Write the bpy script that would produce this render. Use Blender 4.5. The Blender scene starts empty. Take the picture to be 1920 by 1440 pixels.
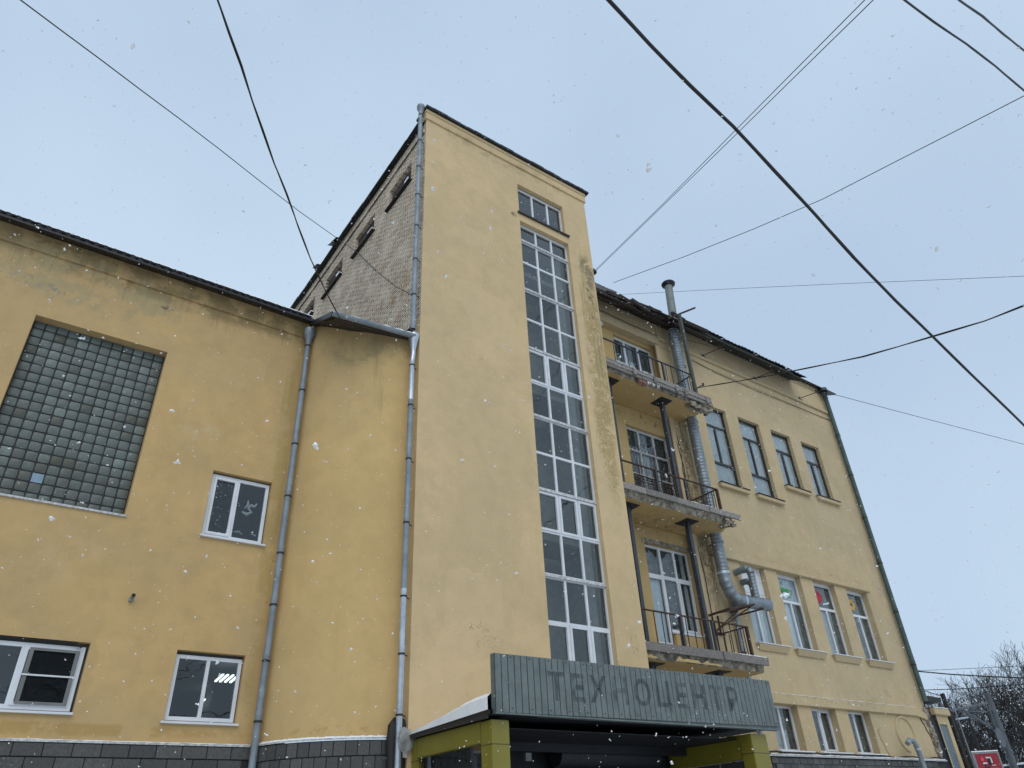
import bpy, bmesh, math, random
from mathutils import Vector, Matrix
import numpy as np
R = math.radians
rnd = random.Random(7)
sc = bpy.context.scene
COL = sc.collection

# ------------------------------------------------------------------ camera
cam_d = bpy.data.cameras.new('camera')
cam_d.sensor_width = 36.0
cam_d.lens = 1350.02 / 1920 * 36
cam_d.clip_start = 0.05
cam_d.clip_end = 2000
cam = bpy.data.objects.new('camera', cam_d)
COL.objects.link(cam)
cam.matrix_world = Matrix(((0.816097, -0.280898, -0.505057, 0), (-0.576158, -0.463555, -0.67317, 0),
                           (-0.04503, 0.840365, -0.540148, 1.6), (0, 0, 0, 1)))
sc.camera = cam

# ------------------------------------------------------------------ sky, sun, exposure
SUN_EL, SUN_AZ = 46, 205
w = bpy.data.worlds.new('World'); sc.world = w; w.use_nodes = True
nt = w.node_tree; nt.nodes.clear()
out = nt.nodes.new('ShaderNodeOutputWorld')
bg = nt.nodes.new('ShaderNodeBackground'); bg.inputs['Strength'].default_value = 0.1
sky = nt.nodes.new('ShaderNodeTexSky'); sky.sky_type = 'NISHITA'; sky.sun_disc = False
sky.sun_elevation = R(SUN_EL); sky.sun_rotation = R(SUN_AZ); sky.air_density = 1.0; sky.dust_density = 3.0
tc = nt.nodes.new('ShaderNodeTexCoord')
nz = nt.nodes.new('ShaderNodeTexNoise'); nz.inputs['Scale'].default_value = 1.5; nz.inputs['Detail'].default_value = 4
nz.inputs['Roughness'].default_value = .45
rp = nt.nodes.new('ShaderNodeValToRGB')
rp.color_ramp.elements[0].position = .30; rp.color_ramp.elements[0].color = (4.95, 6.35, 8.15, 1)
rp.color_ramp.elements[1].position = .70; rp.color_ramp.elements[1].color = (6.2, 7.75, 9.3, 1)
mx = nt.nodes.new('ShaderNodeMixRGB'); mx.inputs['Fac'].default_value = .93
nt.links.new(tc.outputs['Generated'], nz.inputs['Vector'])
nt.links.new(nz.outputs['Fac'], rp.inputs['Fac'])
nt.links.new(sky.outputs['Color'], mx.inputs['Color1'])
nt.links.new(rp.outputs['Color'], mx.inputs['Color2'])
nt.links.new(mx.outputs['Color'], bg.inputs['Color'])
nt.links.new(bg.outputs['Background'], out.inputs['Surface'])

sun_d = bpy.data.lights.new('sun', 'SUN'); sun_d.energy = 0.9; sun_d.angle = R(45); sun_d.color = (1, .92, .80)
sun = bpy.data.objects.new('sun', sun_d); COL.objects.link(sun)
az = R(SUN_AZ)
sd = Vector((math.sin(az) * math.cos(R(SUN_EL)), math.cos(az) * math.cos(R(SUN_EL)), math.sin(R(SUN_EL))))
sun.rotation_euler = sd.to_track_quat('Z', 'Y').to_euler()
sc.view_settings.view_transform = 'Standard'; sc.view_settings.look = 'None'
sc.view_settings.exposure = 0.0; sc.view_settings.gamma = 1.0
sc.view_settings.use_curve_mapping = False
sc.cycles.max_bounces = 8
sc.cycles.transparent_max_bounces = 12

# ------------------------------------------------------------------ material helpers
class NT:
    def __init__(s, name):
        s.m = bpy.data.materials.new(name); s.m.use_nodes = True
        s.t = s.m.node_tree; s.b = s.t.nodes['Principled BSDF']
        s.pos = s.n('ShaderNodeNewGeometry').outputs['Position']
    def n(s, k, **kw):
        x = s.t.nodes.new(k)
        for a, b in kw.items(): setattr(x, a, b)
        return x
    def set(s, sock, v):
        if isinstance(v, bpy.types.NodeSocket): s.t.links.new(v, sock)
        else: sock.default_value = v
    def map(s, scale=(1, 1, 1), loc=(0, 0, 0), v=None):
        x = s.n('ShaderNodeMapping'); s.set(x.inputs['Vector'], v or s.pos)
        x.inputs['Scale'].default_value = scale; x.inputs['Location'].default_value = loc
        return x.outputs[0]
    def noise(s, scale, detail=4, rough=.55, v=None, dist=0):
        x = s.n('ShaderNodeTexNoise'); s.set(x.inputs['Vector'], v or s.pos)
        x.inputs['Scale'].default_value = scale; x.inputs['Detail'].default_value = detail
        x.inputs['Roughness'].default_value = rough; x.inputs['Distortion'].default_value = dist
        return x.outputs['Fac']
    def ss(s, v, a, b, lo=0., hi=1.):
        x = s.n('ShaderNodeMapRange', interpolation_type='SMOOTHSTEP')
        s.set(x.inputs[0], v); x.inputs[1].default_value = a; x.inputs[2].default_value = b
        x.inputs[3].default_value = lo; x.inputs[4].default_value = hi
        return x.outputs[0]
    def math(s, op, a, b=0.):
        x = s.n('ShaderNodeMath', operation=op); s.set(x.inputs[0], a); s.set(x.inputs[1], b)
        return x.outputs[0]
    def mix(s, f, a, b, mode='MIX'):
        x = s.n('ShaderNodeMixRGB', blend_type=mode)
        s.set(x.inputs[0], f)
        for i, c in ((1, a), (2, b)):
            if isinstance(c, tuple) and len(c) == 3: c = c + (1,)
            s.set(x.inputs[i], c)
        return x.outputs[0]
    def blob(s, c, r, soft=.5, ns=1.5, wob=.6):
        """a stain with a shape of its own: ellipsoid round c with a noisy rim"""
        a = s.n('ShaderNodeVectorMath', operation='SUBTRACT'); s.set(a.inputs[0], s.pos); a.inputs[1].default_value = c
        d = s.n('ShaderNodeVectorMath', operation='DIVIDE'); s.set(d.inputs[0], a.outputs[0]); d.inputs[1].default_value = r
        l = s.n('ShaderNodeVectorMath', operation='LENGTH'); s.set(l.inputs[0], d.outputs[0])
        n = s.math('MULTIPLY', s.math('SUBTRACT', s.noise(ns, 5), .5), wob * 2)
        return s.ss(s.math('ADD', l.outputs['Value'], n), 1.0, soft, 0, 1)
    def bump(s, h, strength=.3, dist=.01, prev=None):
        x = s.n('ShaderNodeBump'); s.set(x.inputs['Height'], h)
        x.inputs['Strength'].default_value = strength; x.inputs['Distance'].default_value = dist
        if prev: s.t.links.new(prev, x.inputs['Normal'])
        return x.outputs[0]
    def fin(s, col=None, rough=.8, metal=0., normal=None, spec=None):
        if col is not None:
            if isinstance(col, tuple) and len(col) == 3: col = col + (1,)
            s.set(s.b.inputs['Base Color'], col)
        s.set(s.b.inputs['Roughness'], rough); s.set(s.b.inputs['Metallic'], metal)
        if normal: s.t.links.new(normal, s.b.inputs['Normal'])
        if spec is not None: s.b.inputs['Specular IOR Level'].default_value = spec
        return s.m

def plain(name, col, rough=.7, metal=0., var=.12, ns=6, bump=0.):
    t = NT(name)
    n = t.noise(ns, 5)
    c = t.mix(t.ss(n, .3, .7), tuple(x * (1 - var) for x in col), tuple(min(1, x * (1 + var)) for x in col))
    nm = t.bump(t.noise(ns * 4, 4), bump, .01) if bump else None
    return t.fin(c, rough, metal, nm)

def plaster(name, c1, c2, stains=(), cracks=(), streaks=(), extra=None, bumpk=.35):
    """painted render: two close paint tones in big soft patches, repaint squares, hairlines, stains"""
    t = NT(name)
    big = t.noise(.42, 3, .5, dist=.6)
    c = t.mix(t.ss(big, .36, .64), c1, c2)
    band = t.noise(1.0, 3, .5, v=t.map((.25, .25, 1.6)))          # roller bands
    c = t.mix(t.ss(band, .42, .66, 0, .28), c, tuple(x * .86 for x in c1))
    fine = t.noise(2.6, 9, .72)
    c = t.mix(t.ss(fine, .35, .75, .0, .46), c, tuple(x * .76 for x in c2))
    runs = t.noise(1.0, 6, .65, v=t.map((5, 5, .3)))                # faint rain runs everywhere
    c = t.mix(t.ss(runs, .55, .8, 0, .25), c, tuple(x * .72 for x in c1))
    grain = t.noise(38, 4, .7)
    pv = t.n('ShaderNodeTexVoronoi', distance='CHEBYCHEV'); pv.inputs['Scale'].default_value = .55; pv.inputs['Randomness'].default_value = .9
    wob_ = t.n('ShaderNodeTexNoise'); wob_.inputs['Scale'].default_value = 2.2; t.set(wob_.inputs['Vector'], t.pos)
    pa = t.n('ShaderNodeVectorMath', operation='MULTIPLY_ADD'); t.set(pa.inputs[0], wob_.outputs['Color']); pa.inputs[1].default_value = (.35, .35, .35); t.set(pa.inputs[2], t.pos)
    t.set(pv.inputs['Vector'], pa.outputs[0])
    ps = t.n('ShaderNodeSeparateColor'); t.set(ps.inputs[0], pv.outputs['Color'])
    c = t.mix(t.ss(ps.outputs[0],   .74, .80, 0, .22), c, tuple(x * k for x, k in zip(c1, (1.04, 1.06, 1.16))))
    c = t.mix(t.ss(ps.outputs[1], .78, .84, 0, .18), c, tuple(x * .84 for x in c2))
    c = t.mix(t.ss(grain, .56, .80, 0, .22), c, tuple(x * .55 for x in c1))
    speck = t.noise(9, 3, .5)
    c = t.mix(t.ss(speck, .70, .78, 0, .35), c, tuple(min(1, x * 1.25) for x in c1))
    dark = t.noise(5.2, 7, .7)
    c = t.mix(t.ss(dark, .68, .76, 0, .35), c, tuple(x * .55 for x in c1))
    for (ctr, rad, col, ns, thr, amt) in stains:
        m = t.math('MULTIPLY', t.blob(ctr, rad, .55, 2.0, .35), t.ss(t.noise(ns, 7, .7), thr, thr + .12, 0, amt))
        c = t.mix(m, c, col)
    for (ctr, rad, col, thr, amt, sx) in streaks:
        m = t.math('MULTIPLY', t.blob(ctr, rad, .6, 1.2, .25), t.ss(t.noise(1.0, 6, .65, v=t.map((sx, sx, .35))), thr, thr + .18, 0, amt))
        c = t.mix(m, c, col)
    hb = t.math('ADD', t.math('MULTIPLY', t.noise(.8, 4), 1.2), t.math('ADD', t.math('MULTIPLY', fine, .35), t.math('MULTIPLY', grain, .12)))
    nm = t.bump(hb, bumpk, .05)
    v = t.n('ShaderNodeTexVoronoi', feature='DISTANCE_TO_EDGE')
    v.inputs['Scale'].default_value = 3.2; v.inputs['Randomness'].default_value = 1
    wv = t.n('ShaderNodeVectorMath', operation='ADD'); nn = t.n('ShaderNodeTexNoise'); nn.inputs['Scale'].default_value = 4
    t.set(nn.inputs['Vector'], t.pos); t.set(wv.inputs[0], t.pos); t.set(wv.inputs[1], nn.outputs['Color']); t.set(v.inputs['Vector'], wv.outputs[0])
    line = t.ss(v.outputs['Distance'], .022, .0, 0, 1)
    for (ctr, rad, col, amt) in cracks:
        m = t.math('MULTIPLY', t.math('MULTIPLY', t.blob(ctr, rad, .4, 2.5, .5), line), t.ss(t.noise(3.1, 3), .5, .6, 0, amt))
        c = t.mix(m, c, col)
    return t.fin(c, .88, 0, nm, .25)

OCHRE1, OCHRE2 = (.66, .475, .185), (.60, .44, .19)
M = {}
M['low_paint'] = plaster('low_wing_paint', (.60, .405, .180), (.53, .368, .178),
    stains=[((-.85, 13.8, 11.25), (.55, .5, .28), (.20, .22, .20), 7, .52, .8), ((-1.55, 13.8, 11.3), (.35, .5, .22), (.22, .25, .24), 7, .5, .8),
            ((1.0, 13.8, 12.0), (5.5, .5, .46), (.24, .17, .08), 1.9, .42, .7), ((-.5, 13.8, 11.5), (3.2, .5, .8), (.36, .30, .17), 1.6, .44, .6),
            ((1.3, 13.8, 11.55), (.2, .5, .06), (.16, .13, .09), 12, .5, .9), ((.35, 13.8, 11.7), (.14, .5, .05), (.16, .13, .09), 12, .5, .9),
            ((1.2, 13.8, 3.42), (4., .5, .13), (.40, .25, .08), 2, .46, .6), ((4.15, 13.8, 8), (.16, .5, 6), (.40, .29, .10), 1.5, .42, .5),
            ((2.5, 13.8, 8.9), (.5, .5, .3), (.55, .47, .30), 3, .5, .5), ((.6, 13.8, 6.0), (1.6, .5, .6), (.58, .42, .22), 2, .48, .4)],
    cracks=[((4.2, 13.8, 6.2), (.22, .5, .8), (.12, .08, .04), .9), ((.4, 13.8, 5.4), (1.4, .5, .5), (.38, .27, .10), .6), ((4.2, 13.8, 4.1), (.2, .5, .5), (.15, .1, .05), .8)],
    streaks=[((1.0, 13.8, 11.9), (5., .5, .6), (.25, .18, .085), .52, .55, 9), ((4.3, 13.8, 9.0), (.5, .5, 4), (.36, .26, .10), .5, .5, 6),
             ((1.6, 13.8, 3.9), (.3, .5, .9), (.46, .31, .11), .5, .6, 6), ((.35, 13.8, 6.6), (1.3, .5, .8), (.45, .34, .16), .52, .5, 5)])
M['bay_paint'] = plaster('bay_paint', (.64, .44, .193), (.58, .408, .188),
    stains=[((5.4, 12.5, 11.3), (1.2, 1.2, .55), (.33, .25, .13), 1.6, .42, .6), ((5.2, 12.6, 3.4), (1.1, 1., .12), (.42, .25, .1), 4, .5, .6)],
    cracks=[((5.2, 12.6, 3.45), (.6, .8, .2), (.25, .14, .06), .8)],
    streaks=[((5.4, 12.5, 10.6), (1.2, 1.2, 1.4), (.36, .27, .13), .52, .6, 5)], bumpk=.2)
M['tower_paint'] = plaster('tower_paint', (.672, .495, .272), (.608, .456, .26),
    stains=[((12.05, 12.0, 12.6), (.46, .5, 4.6), (.40, .30, .13), 3.0, .40, .75), ((12.05, 12.0, 13.2), (.42, .5, 3.2), (.23, .18, .095), 15, .50, .8), ((12.12, 12., 16.3), (.36, .4, .9), (.24, .20, .12), 2.6, .44, .9),
            ((12.12, 12., 14.9), (.2, .4, 1.3), (.17, .13, .075), 4.5, .50, .95), ((12.0, 12.0, 10.4), (.40, .4, 2.0), (.24, .185, .10), 17, .50, .85), ((12.05, 12.0, 5.3), (.15, .4, .3), (.34, .27, .15), 6, .46, .7),
            ((9.4, 12, 17.35), (.12, .4, .1), (.16, .12, .07), 4, .35, .8), ((8.2, 12, 11.5), (.5, .5, .3), (.38, .29, .16), 5, .55, .6),
            ((8, 12, 16.2), (.5, .5, .3), (.42, .33, .2), 6, .55, .5), ((7.8, 12, 8.6), (.6, .5, .4), (.42, .33, .2), 5, .57, .5),
            ((9.0, 12., 19.5), (3.6, .5, .35), (.33, .27, .16), 2, .48, .5)],
    cracks=[((7.9, 12., 5.15), (.75, .5, .5), (.13, .08, .03), 1.), ((8.9, 12., 4.4), (.6, .4, .2), (.15, .1, .05), .9)],
    streaks=[((12.05, 12., 14.5), (.42, .5, 3.), (.29, .23, .12), .47, .8, 7), ((9.5, 12., 18.9), (3, .5, .9), (.42, .33, .19), .55, .5, 6)])
M['wing_paint'] = plaster('side_wing_paint', (.56, .43, .252), (.505, .398, .24),
    stains=[((24.5, 13.4, 5.1), (2.5, .6, .4), (.40, .29, .17), 3, .5, .5), ((16.9, 13.4, 9.5), (.35, .6, 4.), (.27, .21, .13), 3, .44, .85),
            ((26.3, 13.4, 8.5), (.35, .6, 5), (.45, .35, .24), 2, .42, .6), ((20, 13.4, 16.9), (6.5, .6, .4), (.42, .33, .19), 2, .5, .5),
            ((22, 13.4, 8.9), (4, .5, .16), (.33, .23, .14), 5, .52, .7), ((22, 13.4, 4.85), (4.6, .5, .12), (.33, .23, .14), 6, .52, .8)],
    cracks=[((16.8, 13.4, 11), (.4, .6, 2), (.1, .07, .04), 1.), ((26.4, 13.4, 4.6), (.4, .5, .6), (.08, .06, .04), 1.), ((21, 13.4, 8.75), (4.5, .5, .2), (.2, .13, .07), .8), ((21, 13.4, 4.75), (5, .5, .2), (.2, .13, .07), .8)],
    streaks=[((16.9, 13.4, 11.), (.4, .6, 5.), (.22, .165, .09), .45, .9, 8), ((22, 13.4, 16.9), (5, .6, .8), (.44, .35, .21), .55, .5, 4)])
M['loggia_paint'] = plaster('loggia_paint', (.56, .395, .175), (.50, .36, .168),
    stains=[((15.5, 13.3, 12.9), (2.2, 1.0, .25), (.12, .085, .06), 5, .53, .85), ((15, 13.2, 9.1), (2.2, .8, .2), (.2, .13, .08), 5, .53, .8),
            ((13.2, 13.4, 16.2), (1, .5, .3), (.3, .22, .12), 5, .5, .6)],
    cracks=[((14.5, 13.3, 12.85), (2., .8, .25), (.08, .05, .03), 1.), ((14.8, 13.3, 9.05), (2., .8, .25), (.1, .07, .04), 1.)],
    streaks=[((16.2, 13.6, 11.), (.5, .5, 2), (.25, .17, .08), .5, .8, 6)])
# brick
t = NT('old_brick')
sp = t.n('ShaderNodeSeparateXYZ'); t.set(sp.inputs[0], t.pos)
cb = t.n('ShaderNodeCombineXYZ'); t.set(cb.inputs[0], sp.outputs['Y']); t.set(cb.inputs[1], sp.outputs['Z'])
wob = t.n('ShaderNodeTexNoise'); wob.inputs['Scale'].default_value = 3; t.set(wob.inputs['Vector'], t.pos)
ad = t.n('ShaderNodeVectorMath', operation='MULTIPLY_ADD'); t.set(ad.inputs[0], wob.outputs['Color']); ad.inputs[1].default_value = (.05, .03, 0); t.set(ad.inputs[2], cb.outputs[0])
bk = t.n('ShaderNodeTexBrick'); t.set(bk.inputs['Vector'], ad.outputs[0]); bk.inputs['Scale'].default_value = 1
bk.inputs['Brick Width'].default_value = .27; bk.inputs['Row Height'].default_value = .082; bk.inputs['Mortar Size'].default_value = .014
bk.inputs['Color1'].default_value = (.64, .50, .355, 1); bk.inputs['Color2'].default_value = (.90, .73, .54, 1); bk.inputs['Mortar'].default_value = (.17, .14, .115, 1)
c = t.mix(t.ss(t.noise(16, 4, .6), .52, .66, 0, .75), bk.outputs['Color'], (.25, .20, .155))
c = t.mix(t.ss(t.noise(1.1, 4), .45, .65, 0, .4), c, (.86, .72, .54))
c = t.mix(t.math('MULTIPLY', t.blob((6.4, 14.4, 13.0), (.5, 1.6, 1.7), .4, 2, .5), t.ss(t.noise(2.4, 5), .56, .64, 0, .8)), c, (.42, .17, .08))
c = t.mix(t.math('MULTIPLY', t.blob((6.4, 13.1, 14.2), (.5, .6, 1.2), .4, 2, .5), t.ss(t.noise(2.9, 5), .56, .64, 0, .8)), c, (.40, .27, .08))
h = t.math('ADD', bk.outputs['Fac'], t.math('MULTIPLY', t.noise(14, 5), -1.2))
x = t.n('ShaderNodeBump', invert=True); t.set(x.inputs['Height'], h); x.inputs['Strength'].default_value = .8; x.inputs['Distance'].default_value = .03
M['brick'] = t.fin(c, .92, 0, x.outputs[0], .2)
# stone tile with per-piece tint
def tinted(name, a, b, rough=.6, ns=20, metal=0, bump=.2, spec=None, amt=1.):
    t = NT(name); oi = t.n('ShaderNodeObjectInfo')
    c = t.mix(t.math('MULTIPLY', oi.outputs['Random'], amt), a, b)
    c = t.mix(t.ss(t.noise(ns, 6, .7), .35, .7, 0, .6), c, tuple(x * .55 for x in a))
    return t.fin(c, rough, metal, t.bump(t.noise(ns * 2, 5), bump, .01), spec)
M['tile'] = tinted('dark_stone_tile', (.06, .06, .058), (.115, .112, .105), .6, 22, bump=.5)
M['mortar'] = plain('dark_joint', (.035, .035, .035), .9)
M['wood'] = tinted('weathered_board', (.20, .18, .165), (.34, .31, .28), .85, 14, bump=.5)
M['darkwood'] = tinted('rotten_roof_board', (.026, .020, .017), (.07, .055, .046), .9, 12, bump=.6)
M['slate'] = tinted('mossy_slate_sheet', (.024, .028, .025), (.05, .055, .05), .85, 10, bump=.5)
M['blackroof'] = plain('black_sheet_roof', (.022, .023, .027), .45, .3, .2)
M['white'] = plain('white_plastic', (.68, .70, .73), .4, 0, .06, 3)
M['oldwhite'] = plain('old_white_paint', (.52, .52, .52), .7, 0, .28, 18, .3)
M['brownframe'] = plain('dark_brown_frame', (.035, .033, .032), .5)
M['zinc'] = None
def zinc(name, a, rough=.42, metal=.55):
    t = NT(name)
    c = t.mix(t.ss(t.noise(3, 6, .6), .3, .7), tuple(v * .8 for v in a), tuple(min(1, v * 1.15) for v in a))
    c = t.mix(t.ss(t.noise(22, 5, .7), .6, .78, 0, .45), c, (.16, .14, .12))
    return t.fin(c, rough, metal, t.bump(t.noise(9, 4), .12, .01))
M['zinc'] = zinc('grey_painted_pipe', (.25, .29, .32), .5, .25)
M['bright_zinc'] = zinc('bright_zinc', (.55, .60, .66), .32, .7)
M['duct'] = zinc('galvanised_duct', (.25, .285, .31), .45, .6)
M['greenpipe'] = zinc('green_pipe', (.07, .105, .095), .6, .1)
M['postpaint'] = zinc('weathered_post', (.085, .09, .08), .7, .1)
M['stackgreen'] = zinc('grey_green_stack', (.19, .22, .21), .6, .1)
M['steel'] = plain('dark_blue_steel', (.045, .052, .065), .5, .2)
M['rust'] = plain('rusty_bar', (.062, .036, .028), .85, .1, .45, 18, .4)
M['blacksteel'] = plain('black_steel', (.02, .02, .022), .6)
M['cable'] = plain('black_cable', (.012, .012, .013), .6)
M['concrete'] = plain('broken_concrete', (.26, .225, .175), .95, 0, .55, 7, 1.)
M['fascia'] = tinted('grey_profiled_sheet', (.158, .188, .184), (.176, .206, .202), .5, 4, .15, .05)
M['ghost'] = None
M['olive'] = plain('olive_cassette', (.215, .185, .024), .4, 0, .07, 2)
M['darkin'] = plain('near_black', (.007, .008, .011), .6)
M['roomwall'] = plain('dim_room_paint', (.13, .14, .14), .9)
M['stairpaint'] = plain('stairwell_paint', (.22, .245, .24), .9)
M['curtain'] = plain('pale_curtain', (.36, .41, .43), .9, 0, .12, 5)
M['midcurtain'] = plain('dim_patterned_curtain', (.10, .12, .12), .9, 0, .5, 7)
M['lightcurtain'] = plain('light_blue_curtain', (.52, .61, .67), .9, 0, .1, 2)
M['net'] = plain('insect_net', (.02, .022, .022), .9)
M['snow'] = plain('snow', (.92, .93, .94), .7, 0, .03, 3, .4)
M['flake'] = plain('snow_flake', (.90, .91, .92), .9, 0, .02)
M['groundsnow'] = plain('trodden_snow', (.62, .63, .64), .85, 0, .15, 1.2, .5)
M['bark'] = plain('dark_bark', (.035, .032, .030), .9, 0, .3, 5)
M['red'] = plain('red_poster', (.28, .012, .025), .5, 0, .06)
M['mastgrey'] = zinc('weathered_mast_grey', (.10, .115, .13), .6, .2)
M['greybox'] = plain('grey_cabinet', (.22, .23, .23), .6)
M['bag'] = None
M['annexblue'] = plain('blue_grey_panel', (.13, .17, .20), .6)
M['farpaint'] = plain('pale_yellow_far_wall', (.45, .36, .18), .9)
M['greenprint'] = plain('green_print', (.04, .30, .07), .6)
M['redprint'] = plain('red_print', (.40, .03, .05), .6)
M['goldprint'] = plain('gold_print', (.55, .33, .06), .6)
M['whiteprint'] = plain('white_print', (.62, .68, .70), .8)
M['faintprint'] = plain('faint_glass_print', (.22, .27, .29), .8)
M['bluesheet'] = plain('blue_film', (.22, .31, .39), .6)
# clear glass: fresnel mix of transparent and sharp reflection
def glass(name, tint, gloss, rough=.02, boost=1.4):
    t = NT(name); t.t.nodes.remove(t.b)
    fr = t.n('ShaderNodeFresnel'); fr.inputs['IOR'].default_value = 1.5
    bp = t.bump(t.noise(1.6, 2), .10, .05)
    t.t.links.new(bp, fr.inputs['Normal'])
    geo = t.n('ShaderNodeNewGeometry'); front = t.math('SUBTRACT', 1.0, geo.outputs['Backfacing'])
    tr = t.n('ShaderNodeBsdfTransparent'); t.set(tr.inputs['Color'], t.mix(front, (1., 1., 1.), tint))
    gl = t.n('ShaderNodeBsdfGlossy'); oi = t.n('ShaderNodeObjectInfo'); t.set(gl.inputs['Color'], t.mix(oi.outputs['Random'], tuple(x * .78 for x in gloss), gloss)); gl.inputs['Roughness'].default_value = rough
    t.t.links.new(bp, gl.inputs['Normal'])
    mx = t.n('ShaderNodeMixShader'); t.set(mx.inputs[0], t.math('MULTIPLY', front, t.math('MINIMUM', t.math('MULTIPLY', fr.outputs[0], boost), 1.0)))
    t.t.links.new(tr.outputs[0], mx.inputs[1]); t.t.links.new(gl.outputs[0], mx.inputs[2])
    o = [n for n in t.t.nodes if n.type == 'OUTPUT_MATERIAL'][0]; t.t.links.new(mx.outputs[0], o.inputs[0])
    return t.m
M['glass'] = glass('window_glass', (.84, .87, .87), (.80, .83, .84), .02, 2.5)
M['screenmesh'] = glass('net_pane', (.35, .36, .36), (.3, .3, .3), .5, .5)
# glass block: frosted green-grey, tint differs block by block
t = NT('glass_block')
oi = t.n('ShaderNodeObjectInfo')
rr = t.n('ShaderNodeValToRGB'); t.set(rr.inputs[0], oi.outputs['Random'])
e = rr.color_ramp.elements; e[0].position = 0; e[0].color = (.10, .118, .105, 1); e[1].position = 1; e[1].color = (.20, .235, .215, 1)
for p, cc in ((.12, (.118, .138, .125)), (.90, (.14, .165, .15)), (.04, (.07, .068, .05))):
    x = e.new(p); x.color = cc + (1,)
c = t.mix(t.ss(t.noise(7, 5, .7), .35, .7, 0, .5), rr.outputs[0], (.08, .10, .09))
c = t.mix(t.math('MULTIPLY', t.blob((.4, 14, 7.3), (1.4, .5, .9), .4, 1.5, .4), t.ss(t.noise(2.5, 5), .4, .6, 0, .55)), c, (.075, .075, .055))
M['block'] = t.fin(c, t.ss(t.noise(11, 3), .3, .7, .28, .5), 0, t.bump(t.noise(13, 3), .25, .02), .35)
# translucent bag
t = NT('clear_bag')
t.b.inputs['Alpha'].default_value = .62
M['bag'] = t.fin((.50, .50, .48), .35, 0, t.bump(t.noise(9, 6, .7), .9, .06), .6)
# ghost of removed letters: patchy soot with soft rim
t = NT('letter_ghost')
t.set(t.b.inputs['Alpha'], t.ss(t.noise(4.5, 5, .65), .34, .62, .08, .52))
M['ghost'] = t.fin((.050, .062, .078), .6)
def emit(name, col, s):
    t = NT(name); t.b.inputs['Emission Color'].default_value = col + (1,); t.b.inputs['Emission Strength'].default_value = s
    return t.fin(col, .5)
M['tube'] = emit('lit_tube', (.9, 1, .95), 1.6)

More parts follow.
